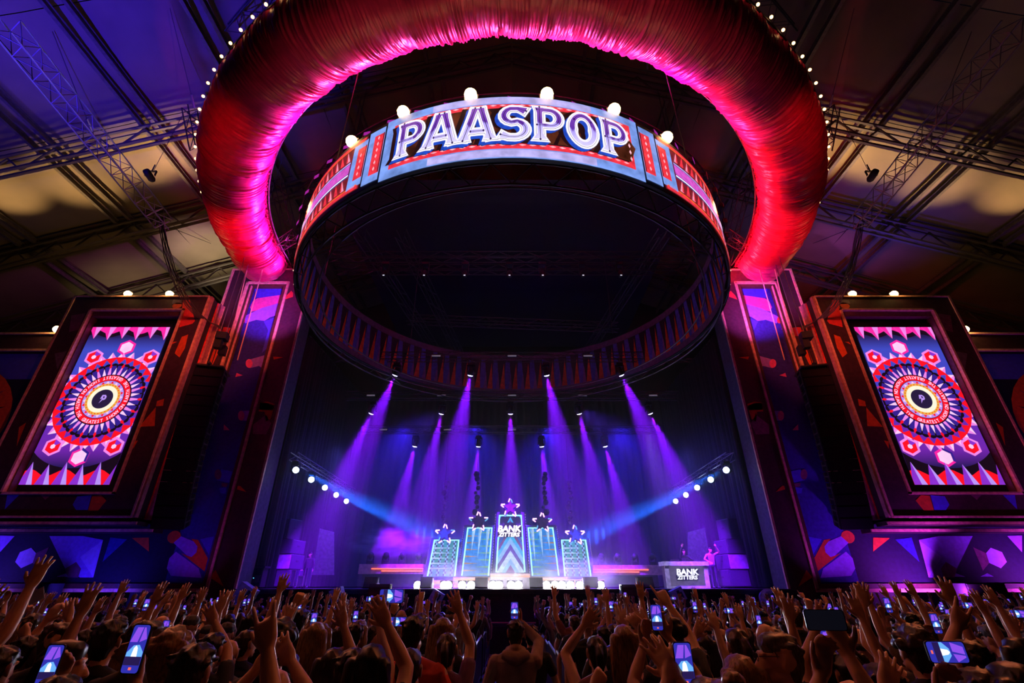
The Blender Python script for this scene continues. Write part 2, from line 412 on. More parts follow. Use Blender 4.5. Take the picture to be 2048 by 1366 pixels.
L_purp = MG('led_letter_fill', [(0.0, (0.85, 0.80, 1.0)), (0.44, (0.48, 0.38, 1.0)), (0.5, (0.13, 0.03, 0.40)), (1.0, (0.30, 0.09, 0.60))], 2, RZ0 + 0.85, RZ0 + 2.6, 1.0, jag=0.75, jscale=5)
L_grey = M('led_edge_grey', (0.10, 0.09, 0.12), 0.5, 0.3)
LM = [L_blue, L_lil, L_red, L_pinkhot, L_dark, L_rust, L_navy, L_orange, L_mag, L_white, L_grey, M('led_maroon', (0.20, 0.012, 0.02), emit=1.0), M('led_pink', (1.0, 0.30, 0.45), emit=1.0)]
# curved carcass
b = MB(); n = 120; vs = []
for i in range(n):
    a = -PI + 2 * PI * i / n
    vs += [rp(a, RZ0, RR), rp(a, RZ1, RR), rp(a, RZ1, RR - 0.1), rp(a, RZ0, RR - 0.1)]
for i in range(n):
    j = (i + 1) % n
    b.add([vs[i * 4 + k] for k in range(4)] + [vs[j * 4 + k] for k in range(4)], [(0, 4, 5, 1), (1, 5, 6, 2), (2, 6, 7, 3), (3, 7, 4, 0)])
b.build('ring_shell', black, sign, world=True)
UL = RR * math.radians(25.6)
it = [(rect(-UL, 0, UL, BH), 0, 0), (rect(-UL * 0.6, 0.03, UL * 0.6, 0.3), 1, 1), (rect(-UL * 0.6, BH - 0.3, UL * 0.6, BH - 0.03), 1, 1)]
it += [(rect(-UL + 0.30, 0.34, UL - 0.30, BH - 0.34), 2, 1), (rect(-UL + 0.50, 0.53, UL - 0.50, BH - 0.53), 4, 2)]
rl = random.Random(5)
for i in range(9):                                             # rust patches behind the lettering
    u0 = -UL + 0.8 + i * (2 * UL - 1.6) / 8; it.append(([(u0 - 0.3, 0.56), (u0 + 0.35, 0.56), (u0 + 0.4 + rl.random() * 0.2, 1.2), (u0 + 0.1, BH - 0.56), (u0 - 0.35, BH - 0.56), (u0 - 0.15, 1.1)], 5, 3))
x = -UL + 0.55
while x < UL - 0.5:                                            # running light dashes in the red border
    for v in (0.42, BH - 0.46): it.append(([(x, v + 0.035), (x + 0.09, v), (x + 0.2, v + 0.035), (x + 0.09, v + 0.07)], 3, 3))
    x += 0.27
for sx in (-1, 1):
    v = 0.6
    while v < BH - 0.6: it.append(([(sx * (UL - 0.42), v), (sx * (UL - 0.38), v + 0.09), (sx * (UL - 0.42), v + 0.2), (sx * (UL - 0.46), v + 0.09)][::sx], 3, 3)); v += 0.27
    # stepped brackets
    u = UL + 0.05
    for (wd, m0) in ((0.62, 0.14), (0.62, 0.30)):
        q = lambda a, c, e, g: rect(min(sx * a, sx * e), c, max(sx * a, sx * e), g)
        it.append((q(u, m0, u + wd, BH - m0), 0, 1)); it.append((q(u, m0 + 0.28, u + wd - 0.24, BH - m0 - 0.28), 2, 2)); it.append((q(u, m0 + 0.28, u + 0.03, BH - m0 - 0.28), 4, 3))
        v = m0 + 0.4
        while v < BH - m0 - 0.5: it.append(([(sx * (u + 0.2), v), (sx * (u + 0.24), v + 0.08), (sx * (u + 0.2), v + 0.18), (sx * (u + 0.16), v + 0.08)], 3, 3)); v += 0.26
        u += wd + 0.05
    E0 = u; E1 = RR * math.radians(66)
    q = lambda a, c, e, g: rect(min(sx * a, sx * e), c, max(sx * a, sx * e), g)
    it += [(q(UL, 0, E1, 0.16), 10, 0), (q(UL, BH - 0.12, E1, BH), 10, 0), (q(E0 - 0.6, 0.16, E1, BH - 0.12), 11, 0)]
    it += [(q(E0 - 0.55, 0.18, E1, 0.32), 2, 1), (q(E0 - 0.5, 0.32, E1, 0.37), 7, 1), (q(E0 - 0.55, BH - 0.27, E1, BH - 0.15), 2, 1), (q(E0 - 0.5, BH - 0.32, E1, BH - 0.27), 7, 1)]
    it += [(q(E0, 0.93, E1, BH - 0.9), 6, 1), (q(E0, 0.97, E1, 1.03), 9, 2), (q(E0, BH - 1.0, E1, BH - 0.94), 1, 2), (q(E0, 1.06, E1, BH - 1.03), 8, 2)]
    x = E0 + 0.05; k = 0
    while x < E1 - 0.2:
        for (v0, v1) in ((0.4, 0.92), (BH - 0.86, BH - 0.36)):
            it.append(([(sx * x, v0), (sx * (x + 0.17), v0), (sx * (x + 0.2), v1)], 12 if k % 2 == 0 else 2, 2))
            it.append(([(sx * (x + 0.09), v0), (sx * (x + 0.17), v0), (sx * (x + 0.2), v1)], 2, 3))
        x += 0.3; k += 1
    x = E1 - 1.2; ey = [(sx * (x + 0.22 * math.cos(t)), BH / 2 + 0.17 * math.sin(t)) for t in [2 * PI * i / 14 for i in range(14)]]
    it += [(ey, 9, 3), ([(lerp(sx * x, p[0], 0.6), lerp(BH / 2, p[1], 0.6)) for p in ey], 6, 4)]
band(it, 'led_band', LM)
# lettering
def strip(pts, w, w2=None):
    """centre line -> quads with mitred sides"""
    out = []; n = len(pts); L = []; Rr = []
    for i, p in enumerate(pts):
        p = Vector(p); a = Vector(pts[max(i - 1, 0)]); c = Vector(pts[min(i + 1, n - 1)])
        d = (c - a).normalized(); nn = Vector((-d.y, d.x)); ww = w if w2 is None else lerp(w, w2, i / (n - 1))
        L.append(p + nn * ww / 2); Rr.append(p - nn * ww / 2)
    for i in range(n - 1): out.append([tuple(L[i]), tuple(Rr[i]), tuple(Rr[i + 1]), tuple(L[i + 1])])
    return out
def arc(cx, cy, rx, ry, a0, a1, n=12): return [(cx + rx * math.cos(lerp(a0, a1, i / n)), cy + ry * math.sin(lerp(a0, a1, i / n))) for i in range(n + 1)]
def ext(pts, e):
    a, c = Vector(pts[0]), Vector(pts[1]); y, z = Vector(pts[-1]), Vector(pts[-2])
    return [tuple(a + (a - c).normalized() * e)] + list(pts[1:-1]) + [tuple(y + (y - z).normalized() * e)]
def letter(ch):
    """list of (centre line, half serif at start, half serif at end)"""
    if ch == 'P': return [([(0.17, 0.06), (0.17, 0.5), (0.17, 0.94)], 0.10, 0.05), ([(0.10, 0.87), (0.40, 0.87)] + arc(0.42, 0.655, 0.235, 0.215, PI / 2, -PI / 2, 12)[1:] + [(0.10, 0.44)], 0, 0)]
    if ch == 'A': return [([(0.10, 0.06), (0.24, 0.5), (0.37, 0.93)], 0.09, 0.02), ([(0.78, 0.06), (0.64, 0.5), (0.51, 0.93)], 0.09, 0.02), ([(0.24, 0.29), (0.64, 0.29)], 0, 0)]
    if ch == 'S': return [([(0.72, 0.80), (0.52, 0.87)] + arc(0.42, 0.68, 0.25, 0.20, PI / 2, PI * 1.42, 8)[1:] + arc(0.44, 0.31, 0.27, 0.215, PI * 0.42, -PI / 2, 10) + [(0.30, 0.10), (0.10, 0.16)], 0.06, 0.06)]
    if ch == 'O': return [(arc(0.42, 0.48, 0.285, 0.385, 0, 2 * PI, 28), 0, 0)]
HL = 1.50; V0 = 0.57; adv = [0.80, 0.95, 0.93, 0.90, 0.86, 0.92, 0.80]
LW = 0.235
tot = sum(adv) * 1.1; x = -tot / 2 + 0.02; glyph = []
for ch, ad in zip('PAASPOP', adv):
    glyph.append((ch, x)); x += ad * 1.1
def letters(w, e, mi, ly, dx=0, dy=0):
    out = []
    for ch, x0 in glyph:
        sc = 1.12
        for (pts, s0, s1) in letter(ch):
            P = [(x0 + p[0] * sc + dx, V0 + p[1] * HL + dy) for p in pts]
            closed = ch == 'O'
            if closed:
                for i in range(len(P) - 1):
                    a, c = Vector(P[i]), Vector(P[i + 1]); o = Vector((x0 + 0.42 * sc + dx, V0 + 0.48 * HL + dy))
                    na, nc = (a - o).normalized(), (c - o).normalized(); h = w / 2 * 1.08
                    out.append(([tuple(a + na * h), tuple(a - na * h), tuple(c - nc * h), tuple(c + nc * h)], mi, ly))
                continue
            P = ext(P, e)
            for q in strip(P, w): out.append((q, mi, ly))
            for s, (i, j) in ((s0, (0, 1)), (s1, (-1, -2))):
                if s:
                    a, c = Vector(P[i]), Vector(P[j]); d = (c - a).normalized(); nn = Vector((-d.y, d.x))
                    if abs(d.y) > 0.5: nn = Vector((1, 0))
                    h = w / 2; k = s * 1.1; t = 0.22
                    out.append(([tuple(a + nn * (h + k)), tuple(a - nn * (h + k)), tuple(a - nn * h + d * t), tuple(a + nn * h + d * t)], mi, ly))
    return out
it = []
for k in range(7): it += letters(LW + 0.08, 0.07, 1 if k else 0, 4 + k * 0.1, -0.11 + k * 0.015, -0.13 + k * 0.017)
it += letters(LW + 0.15, 0.10, 0, 3.5, -0.2, -0.06)
it += letters(LW + 0.10, 0.08, 2, 5.4); it += letters(LW - 0.015, 0.03, 3, 5.8); it += letters(LW - 0.035, 0.02, 2, 6.2); it += letters(LW - 0.095, -0.02, 4, 6.6)
for ch, x0 in glyph:                                            # dark centre lines with diamond ends
    for (pts, s0, s1) in letter(ch):
        P = [(x0 + p[0] * 1.12, V0 + p[1] * HL) for p in pts]
        if ch == 'A' and abs(pts[0][1] - pts[-1][1]) < 0.1: P = [(lerp(P[0][0], P[1][0], 0.1), P[0][1]), (lerp(P[0][0], P[1][0], 0.9), P[0][1])]
        if ch == 'O': P = P[3:12]
        for q in strip(P, 0.018): it.append((q, 3, 7))
        for e in (P[0], P[-1]): it.append(([(e[0] - 0.035, e[1]), (e[0], e[1] - 0.05), (e[0] + 0.035, e[1]), (e[0], e[1] + 0.05)], 3, 7.2))
band(it, 'lettering', [L_dark, M('led_shadow_blue', (0.015, 0.07, 0.55), emit=1.0), L_white, M('led_line', (0.03, 0.01, 0.10), emit=1.0), L_purp])
# printed inner side at the back: blue, purple and red points
it = []
P_blue = M('print_blue', (0.06, 0.07, 0.50), 0.7); P_dk = M('print_dark', (0.012, 0.01, 0.02), 0.7); P_red = M('print_red', (0.75, 0.08, 0.02), 0.7); P_pur = M('print_purple', (0.20, 0.08, 0.34), 0.7); P_cop = M('print_plum', (0.12, 0.06, 0.16), 0.7)
n = 72; wd = 2 * PI * RR / n
b = MB()
for i in range(n):
    a0 = -PI + 2 * PI * i / n
    pt = lambda u, v, d: rp(a0 + u / RR, RZ0 + v, RR - 0.12 - d)
    b.poly(rect(0, 0, wd, BH), pt, 0, 1); b.poly([(0.02, 0.3), (wd * 0.62, 0.3), (wd * 0.52, BH - 0.35), (wd * 0.2, BH - 0.35)], pt, 0.012, 0)
    b.poly([(0.0, 0.3), (wd * 0.3, 0.3), (wd * 0.1, BH * 0.55)], pt, 0.018, 3); b.poly([(wd * 0.55, 0.3), (wd * 0.98, 0.3), (wd * 0.66, BH * 0.8)], pt, 0.024, 2)
    b.poly(rect(0, 0.0, wd, 0.3), pt, 0.03, 4); b.poly(rect(0, BH - 0.35, wd, BH), pt, 0.03, 4)
b.build('printed_inner_band', [P_blue, P_dk, P_red, P_pur, P_cop], sign, world=True)
# ring truss under the band
for rad, z in ((RR - 0.05, RZ0 - 0.1), (RR - 0.35, RZ0 - 0.55), (RR - 0.9, RZ0 - 0.12)):
    b = MB(); b.tube([rp(2 * PI * i / 96, z, rad) for i in range(97)], 0.035, 5); b.build('ring_chord', steel, sign, world=True)
for i in range(96):
    a, c = 2 * PI * i / 96, 2 * PI * (i + 1) / 96
    e, g = rp(a if i % 2 else c, RZ0 - 0.1, RR - 0.05), rp(c if i % 2 else a, RZ0 - 0.55, RR - 0.35)
    barobj('ring_brace', e, g, 0.02, steel, sign, 4)
# hoist chains holding the ring
for a in (-2.4, -1.6, -0.75, 0.75, 1.6, 2.4):
    p = rp(a, RZ1, RR - 0.05); barobj('hoist_chain', p, (p.x, p.y, roofz(p.x) - 1.8), 0.02, steel, sign, 4)
# bulbs along the lower rim of the ring's sides
b = MB(); b.sphere((0, 0, 0), 0.03, 6, 4); bm_ = None
for sx in (-1, 1):
    for i in range(26):
        a = sx * (1.15 + i * 0.055)
        p = rp(a, RZ0 + 0.12 + 0.5 * (i % 2), RR + 0.03) - sign.location
        if bm_ is None: o = b.build('rim_bulb', M('dim_bulb', (1.0, 0.7, 0.5), emit=1.2), sign, True); bm_ = o.data
        else: o = put('rim_bulb', bm_, sign)
        o.location = p

# ------------------------------------------------------------------ warm flood lamps on the ring and on the towers
def lamp_meshes():
    h = MB(); h.lathe((0, 0.06, 0.2), [(0.05, -0.14), (0.12, -0.12), (0.21, 0.03), (0.23, 0.06), (0.2, 0.06)], (0, -1, 0.1), 14)
    br = MB(); br.box((0, 0, 0.02), (0.22, 0.14, 0.03)); br.box((-0.2, 0, 0.12), (0.02, 0.05, 0.22)); br.box((0.2, 0, 0.12), (0.02, 0.05, 0.22)); br.box((0, 0, 0.035), (0.42, 0.05, 0.02))
    g = MB(); g.sphere((0, -0.08, 0.2), 0.19, 12, 8); return h, br, g
lm = None
def lamp(p, label, group=None, rz=0.0):
    global lm
    if lm is None:
        t = thing('flood_lamp', label, 'lamp', p, rz); h, br, g = lamp_meshes()
        h.build('reflector', alu, t, True); br.build('bracket', black, t); g.build('bulb', hot, t, True); lm = t
        return t
    return dup(lm, None, p, rz, label)
word = ['outermost on the left', 'second from the left', 'third from the left', 'third from the right', 'second from the right', 'outermost on the right']
for i, (px, py) in enumerate(((704, 285), (806, 224), (942, 189), (1093, 189), (1229, 226), (1334, 289))):
    # lamps stand on the top rim of the ring
    best = min([math.radians(k * 0.25) for k in range(-260, 261)], key=lambda a: abs((lambda P: CX + F * P.x / (P.y * CT + (P.z - CAMZ) * ST))(rp(a, RZ1, RR)) - px))
    p = rp(best, RZ1, RR - 0.05); lamp(p, 'glowing warm flood lamp on top of PAASPOP ring, ' + word[i], rz=best)
    point(p + Vector((math.sin(best) * 0.35, -0.35 * math.cos(best), 0.35)), WARM, 14, 0.12)
for sx, sd in ((-1, 'left'), (1, 'right')):
    for k, (px, py, Y, wtxt) in enumerate(((258, 581, 22.6, 'outer lamp on the roof edge of %s screen tower'), (341, 581, 22.6, 'inner lamp on the roof edge of %s screen tower'), (113, 659, 23.0, 'low lamp on the outer side wing of %s screen tower'))):
        p = at(px if sx < 0 else 2044 - px, py + 8, Y); p.z = 16.69 if k < 2 else 14.6
        lamp(p, 'glowing warm flood ' + wtxt % sd)
        point(p + Vector((0, -0.35, 0.3)), WARM, 40, 0.12)
        tgt = Vector((p.x * 1.02, p.y - 2.6, roofz(p.x)))
        spot(p + Vector((0, -0.1, 0.45)), tgt, (1.0, 0.60, 0.24), 5000, 34, 1.0, 0.3)
    spot((sx * 29.3, 22, 15.6), (sx * 29.6, 20.0, 24), (1.0, 0.60, 0.24), 3000, 32, 1.0, 0.15)
# ------------------------------------------------------------------ painted side towers
PT_bl = M('paint_blue', (0.07, 0.06, 0.75), 0.7, var=0.12); PT_db = M('paint_deep_blue', (0.03, 0.025, 0.32), 0.7); PT_pu = M('paint_violet', (0.36, 0.17, 0.85), 0.7, var=0.12)
PT_pk = M('paint_pink', (0.90, 0.10, 0.42), 0.7, var=0.12); PT_rd = M('paint_red', (0.85, 0.05, 0.05), 0.7, var=0.12); PT_or = M('paint_orange', (0.75, 0.10, 0.02), 0.7, var=0.15)
PT_nv = M('paint_navy', (0.008, 0.007, 0.035), 0.7); PT_lv = M('paint_lavender', (0.52, 0.36, 0.95), 0.7, var=0.1); PT_pl = M('paint_plum', (0.22, 0.06, 0.14), 0.75); PT_gr = M('paint_grey_plum', (0.16, 0.10, 0.16), 0.75)
PTM = [PT_bl, PT_db, PT_pu, PT_pk, PT_rd, PT_or, PT_nv, PT_lv, PT_pl, PT_gr]
redlit = M('redlit_trim', (0.85, 0.04, 0.04), 0.45); pinktrim = M('pink_trim', (0.55, 0.22, 0.24), 0.5)  # red trim: red light on the glossy mouldings is put into its colour

def zc(px0, py0, sc, pts): return [(px0 + x / sc, py0 + y / sc) for x, y in pts]
def ell(cx, cy, rx, ry, n=14, rot=0): return [(cx + rx * math.cos(t) * math.cos(rot) - ry * math.sin(t) * math.sin(rot), cy + rx * math.cos(t) * math.sin(rot) + ry * math.sin(t) * math.cos(rot)) for t in [2 * PI * i / n for i in range(n)]]

def screen_art(side, cx, cz, Y, root):
    """LED picture: points, hexagons, sunburst and round badge with lettering"""
    W2, H2 = 2.15, 4.28; s = side
    E = lambda n, c, k=1.0, v=0.06: M('screen_' + n, c, emit=k, var=v, scale=3)
    mats = [MG('screen_sky', [(0, (0.008, 0.003, 0.02)), (0.10, (0.02, 0.01, 0.10)), (0.2, (0.17, 0.02, 0.42)), (0.45, (0.11, 0.03, 0.50)), (0.62, (0.06, 0.06, 0.58)), (0.84, (0.05, 0.07, 0.55)), (0.93, (0.02, 0.012, 0.1)), (1, (0.006, 0.002, 0.012))], 2, cz - H2, cz + H2, 1.0),
            E('black', (0.008, 0.003, 0.01)), E('red', (1.0, 0.006, 0.02)), E('pink', (0.92, 0.25, 0.85)), E('hot', (1.0, 0.02, 0.38)), E('white', (1.0, 0.62, 0.95)),
            E('indigo', (0.035, 0.015, 0.28)), E('violet', (0.26, 0.03, 0.62)), E('cream', (1.0, 0.95, 0.72)), E('gold', (0.85, 0.45, 0.06)), E('lilac', (0.50, 0.30, 0.95)), E('ink', (0.02, 0.012, 0.05))]
    cu = -0.16 * s * -1 * -1; b = MB()
    mp = lambda u, v, d: Vector((cx + u, Y - 0.01 - d * 0.006, cz + v))
    def clip(poly):
        P = [tuple(p) for p in poly]
        for (ax, sg, lim) in ((0, 1, W2), (0, -1, W2), (1, 1, H2), (1, -1, H2)):
            Q = []
            for i in range(len(P)):
                a, c = P[i - 1], P[i]; ia, ic = sg * a[ax] <= lim, sg * c[ax] <= lim
                if ia != ic:
                    t = (sg * lim - a[ax]) / (c[ax] - a[ax]); Q.append((lerp(a[0], c[0], t), lerp(a[1], c[1], t)))
                if ic: Q.append(c)
            P = Q
            if len(P) < 3: return None
        return P
    def add(poly, m, d):
        P = clip(poly)
        if P: b.poly(P, mp, d, m)
    add(rect(-W2, -H2, W2, H2), 0, 0)
    # dark corner pieces, waves and points at the top and bottom
    wave = lambda v0, am, n=26: [(lerp(-W2, W2, i / n), v0 + am * math.sin(i / n * 2 * PI * 2.6 + 0.6)) for i in range(n + 1)]
    add(wave(3.72, 0.10) + [(W2, H2), (-W2, H2)], 1, 1); add(wave(3.98, 0.14) + [(W2, H2), (-W2, H2)], 4, 2)
    for i in range(6):
        u = -1.95 + i * 0.78; add([(u - 0.34, H2), (u + 0.34, H2), (u + 0.12, 3.55 - 0.1 * (i % 2))], 3, 3); add([(u - 0.34, H2), (u, H2), (u + 0.12, 3.55 - 0.1 * (i % 2))], 4, 4)
    arcp = [(2.9 * math.cos(t), -1.15 + -2.35 * math.sin(t)) for t in [lerp(0.55, PI - 0.55, i / 20) for i in range(21)]]
    add(arcp + [(-W2, -2.38), (-W2, -H2), (W2, -H2), (W2, -2.38)], 1, 1); add(wave(-3.72, 0.16) + [(W2, -H2), (-W2, -H2)], 2, 2)
    for i in range(6):
        u = -1.95 + i * 0.82; add([(u - 0.30, -H2), (u + 0.42, -H2), (u, -3.2 - 0.12 * (i % 2))], 7, 3); add([(u + 0.14, -H2), (u + 0.42, -H2), (u, -3.2 - 0.12 * (i % 2))], 10, 4)
    # hexagons
    for (u, v, k) in ((0.05, 3.0, 0), (-1.5, 2.42, 1), (1.55, 2.42, 1), (0.0, -2.98, 0), (-1.5, -2.45, 1), (1.5, -2.45, 1)):
        hx = lambda r, f=1.0, dx=0: [(cu + u + dx + r * math.cos(t + 0.5), v + r * 0.95 * f * math.sin(t + 0.5)) for t in [2 * PI * i / 6 for i in range(6)]]
        add(hx(0.50), 4 if k == 0 else 3, 3); add(hx(0.37), 5 if k == 0 else 2, 4)
        if k == 0: h = hx(0.50); add([h[5], h[0], h[1], hx(0.37)[1], hx(0.37)[0], hx(0.37)[5]], 6 if v < 0 else 4, 5)
        else: add(hx(0.13), 5, 5); add([hx(0.37)[0], hx(0.37)[1], hx(0.13)[1], hx(0.13)[0]], 7, 5)
    P2 = lambda r, t: (cu + r * math.cos(t), r * math.sin(t))
    # big ring of outward and inward points
    n = 30
    for i in range(n):
        t0, t1 = 2 * PI * i / n, 2 * PI * (i + 1) / n; tm = (t0 + t1) / 2
        add([P2(2.36, t0), P2(2.36, t1), P2(2.76, tm)], 5, 2); add([P2(2.36, t0), P2(2.36, tm), P2(2.76, tm)], 3, 3)
        add([P2(2.34, t0), P2(2.34, t1), P2(2.02, tm)], 2, 2)
        add([P2(2.32, t0), P2(2.32, t1), P2(2.42, t1), P2(2.42, t0)], 2, 4)
    # black scalloped disc, indigo spokes, pink rays with red tips
    sc = []
    for i in range(144): t = 2 * PI * i / 144; sc.append(P2(1.98 + 0.08 * abs(math.sin(t * 18)), t))
    add(sc, 1, 5); n = 36
    for i in range(n):
        t0, t1 = 2 * PI * (i + 0.12) / n, 2 * PI * (i + 0.88) / n; tm = (t0 + t1) / 2
        add([P2(1.1, t0), P2(1.1, t1), P2(1.9, t1), P2(1.9, t0)], 6, 6)
    for i in range(n):
        tm = 2 * PI * i / n; ln = 1.80 if i % 2 else 2.1; h = 0.055
        add([P2(1.1, tm - h * 1.1), P2(1.1, tm + h * 1.1), P2(1.45, tm + h), P2(ln, tm), P2(1.45, tm - h)], 5 if i % 2 else 3, 7)
        if i % 2 == 0: add([P2(1.86, tm - 0.04), P2(2.1, tm), P2(1.86, tm + 0.04), P2(1.74, tm)], 2, 8)
    # round badge: red lettered ring, gold beads, plain cream disc
    circ = lambda r, k=48: [P2(r, 2 * PI * i / k) for i in range(k)]
    MK = 1.3; P2_ = P2; P2 = lambda r, t: P2_(r * MK, t)
    add(circ(1.06), 1, 9); add(circ(1.02), 2, 10); add(circ(0.80), 1, 11); add(circ(0.78), 10, 12); add(circ(0.66), 9, 14)
    for i in range(24): t0 = 2 * PI * i / 24; add([P2(0.67, t0), P2(0.67, t0 + 0.2), P2(0.77, t0 + 0.1)], 2 if i % 2 else 5, 13)
    for i in range(30): t0 = 2 * PI * i / 30; add([(P2(0.61, t0)[0] + 0.036 * math.cos(k), P2(0.61, t0)[1] + 0.036 * math.sin(k)) for k in [0, 1.26, 2.51, 3.77, 5.03]], 2, 15)
    add(circ(0.56), 8, 15)
    # letter P with a lightning tail on a dark shield in the badge
    add(circ(0.40, 30), 11, 16)
    add([(cu - 0.10, -0.24), (cu - 0.02, 0.02), (cu - 0.12, 0.0), (cu - 0.07, 0.22), (cu + 0.10, 0.22), (cu + 0.18, 0.12), (cu + 0.17, 0.0), (cu + 0.10, -0.06), (cu + 0.03, -0.06)], 10, 17)
    add([(cu + 0.01, 0.14), (cu + 0.08, 0.14), (cu + 0.09, 0.04), (cu + 0.02, 0.04)], 11, 18)
    txt = 'THE GREATEST SHOW ON EARTH '; tot = len(txt) * 2
    for i, ch in enumerate(txt * 2):
        if ch == ' ': continue
        t = PI + 0.62 + 2 * PI * i / tot
        for tri in glyph_tris(ch):
            pts = []
            for (gx, gy) in tri:
                r = 0.995 - gy * 0.19; tt = t + (gx - 0.3) * 0.15 / 0.9; pts.append(P2(r, tt))
            add(pts, 5, 11)
    b.build('led_picture', mats, root, world=True)

_gl = {}
def glyph_tris(ch):
    if ch not in _gl:
        c = bpy.data.curves.new('g', 'FONT'); c.body = ch; c.offset = 0.025; c.resolution_u = 2
        o = bpy.data.objects.new('g', c); COL.objects.link(o); dg = bpy.context.evaluated_depsgraph_get()
        me = bpy.data.meshes.new_from_object(o.evaluated_get(dg)); me.calc_loop_triangles()
        _gl[ch] = [[(me.vertices[i].co.x, me.vertices[i].co.y) for i in t.vertices] for t in me.loop_triangles]
        bpy.data.objects.remove(o); bpy.data.curves.remove(c); bpy.data.meshes.remove(me)
    return _gl[ch]

def text_mesh(body, name, mat, parent, loc, size, ext_=0.02, off=0.02, shear=0.0, sx=1.0, rot=None):
    c = bpy.data.curves.new('t', 'FONT'); c.body = body; c.size = size; c.extrude = ext_; c.offset = off; c.shear = shear; c.align_x = 'CENTER'; c.resolution_u = 3
    o = bpy.data.objects.new('t', c); COL.objects.link(o); dg = bpy.context.evaluated_depsgraph_get()
    me = bpy.data.meshes.new_from_object(o.evaluated_get(dg)); bpy.data.objects.remove(o); bpy.data.curves.remove(c)
    for v in me.vertices: v.co = Vector((v.co.x * sx, -v.co.z, v.co.y)) + Vector(loc)
    me.materials.clear(); me.materials.append(mat); me.name = name
    return put(name, me, parent, True)

for s, sd in ((-1, 'left'), (1, 'right')):
    X = lambda x: s * x
    def pz(poly, Y): return [at(px if s < 0 else 2044 - px, py, Y) for px, py in poly]
    def wbox(b, x0, x1, y0, y1, z0, z1, m=0): b.box((s * (x0 + x1) / 2, (y0 + y1) / 2, (z0 + z1) / 2), (abs(x1 - x0), y1 - y0, z1 - z0), m)
    # ---- inner pylon with L-shaped art field
    t = thing('stage_pylon', 'tall painted stage pylon on the %s with gold framed blue art' % sd, 'pylon', (s * 15, 24, 0))
    b = MB(); wbox(b, 12.45, 17.3, 24.02, 24.7, -0.5, 19.45); b.build('core', black, t, world=True)
    b = MB(); wbox(b, 12.4, 13.62, 23.7, 24.02, -0.5, 19.5); b.build('inner_board', maroon, t, world=True)
    b = MB(); wbox(b, 13.62, 17.3, 23.7, 24.02, 18.52, 19.5); b.build('head_board', maroon, t, world=True)
    b = MB(); wbox(b, 16.22, 17.3, 23.7, 24.02, 4.7, 18.52); b.build('outer_board', maroon, t, world=True)
    b = MB(); wbox(b, 12.37, 12.45, 23.76, 24.9, -0.5, 17.6); b.build('inner_return', M('return_board', (0.10, 0.095, 0.13), 0.7), t, world=True)
    for nm, args in (('edge_trim', (12.36, 12.46, 23.62, 23.74, -0.5, 17.6)), ('edge_trim', (17.22, 17.34, 23.62, 23.74, 12, 19.5)), ('edge_trim', (12.4, 17.34, 23.64, 23.74, 19.42, 19.52))):
        b = MB(); wbox(b, *args); b.build(nm, gold, t, world=True)
    # gold frame: outer bead, dark flat, inner bead
    for (x0, x1, z0, z1) in ((13.6, 13.72, 1.85, 18.52), (16.08, 16.22, 4.7, 18.52), (13.6, 16.22, 18.4, 18.54), (13.6, 40, 1.8, 1.94)):
        b = MB(); wbox(b, x0, x1, 23.6, 23.8, z0, z1); b.build('gold_bead', gold, t, world=True)
    for (x0, x1, z0, z1) in ((13.72, 13.95, 1.94, 18.4), (15.86, 16.08, 4.7, 18.4), (13.95, 15.86, 18.24, 18.4), (13.95, 40, 1.94, 2.14)):
        b = MB(); wbox(b, x0, x1, 23.72, 23.98, z0, z1); b.build('frame_flat', M('frame_wood', (0.10, 0.04, 0.025), 0.5), t, world=True)
    b = MB(); wbox(b, 15.84, 15.9, 23.66, 23.76, 4.7, 18.26); b.build('gold_bead', gold, t, world=True)
    b = MB(); b.add([(X(13.95), 24.0, 2.14), (X(15.86), 24.0, 2.14), (X(15.86), 24.0, 18.3), (X(13.95), 24.0, 18.3)], [(0, 1, 2, 3)], 1)
    b.add([(X(15.86), 24.0, 2.14), (X(40), 24.0, 2.14), (X(40), 24.0, 4.9), (X(15.86), 24.0, 4.9)], [(0, 1, 2, 3)], 6)
    def art(sc, o, pts, m, ly):
        P = pz(zc(o[0], o[1], sc, pts), 23.995 - ly * 0.004)
        tri = tessellate_polygon([[Vector((p.x, p.z, 0)) for p in P]]); b.add(P, [tuple(q) for q in tri], m)
    A = (4.553, (330, 520)); B2 = (3.413, (330, 800)); C2 = (5.12, (0, 950))
    art(*A, [(815, 245), (1090, 245), (1075, 330), (830, 345)], 0, 1)
    art(*A, [(790, 470), (775, 430), (800, 375), (840, 348), (1095, 312), (1062, 395), (900, 440)], 3, 2); art(*A, [(960, 420), (1095, 312), (1062, 395), (1000, 470)], 2, 1)
    art(*A, [(718, 515), (870, 440), (1055, 388), (1010, 505), (960, 520), (905, 555), (830, 545), (730, 577)], 2, 3); art(*A, ell(709, 547, 20, 30), 4, 4)
    art(*A, [(900, 560), (1005, 520), (930, 800), (880, 850), (940, 640)], 0, 1)
    art(*A, [(775, 905), (905, 868), (885, 983), (855, 965), (770, 985)], 2, 3); art(*A, ell(766, 942, 32, 40), 3, 4)
    art(*A, [(652, 1028), (640, 1065), (708, 1050)], 3, 4); art(*A, [(690, 628), (650, 640), (660, 622)], 3, 4)
    art(*B2, [(520, 73), (576, 73), (556, 142), (515, 140)], 2, 3); art(*B2, ell(520, 107, 22, 34), 3, 4)
    art(*B2, [(402, 166), (442, 206), (400, 206)], 3, 4); art(*B2, [(385, 472), (460, 488), (437, 566), (352, 548)], 0, 3); art(*B2, ell(362, 508, 24, 36), 8, 4); art(*B2, [(372, 600), (420, 595), (415, 640), (378, 636)], 0, 3)
    art(*B2, [(385, 565), (430, 570), (420, 595), (388, 590)], 8, 3)
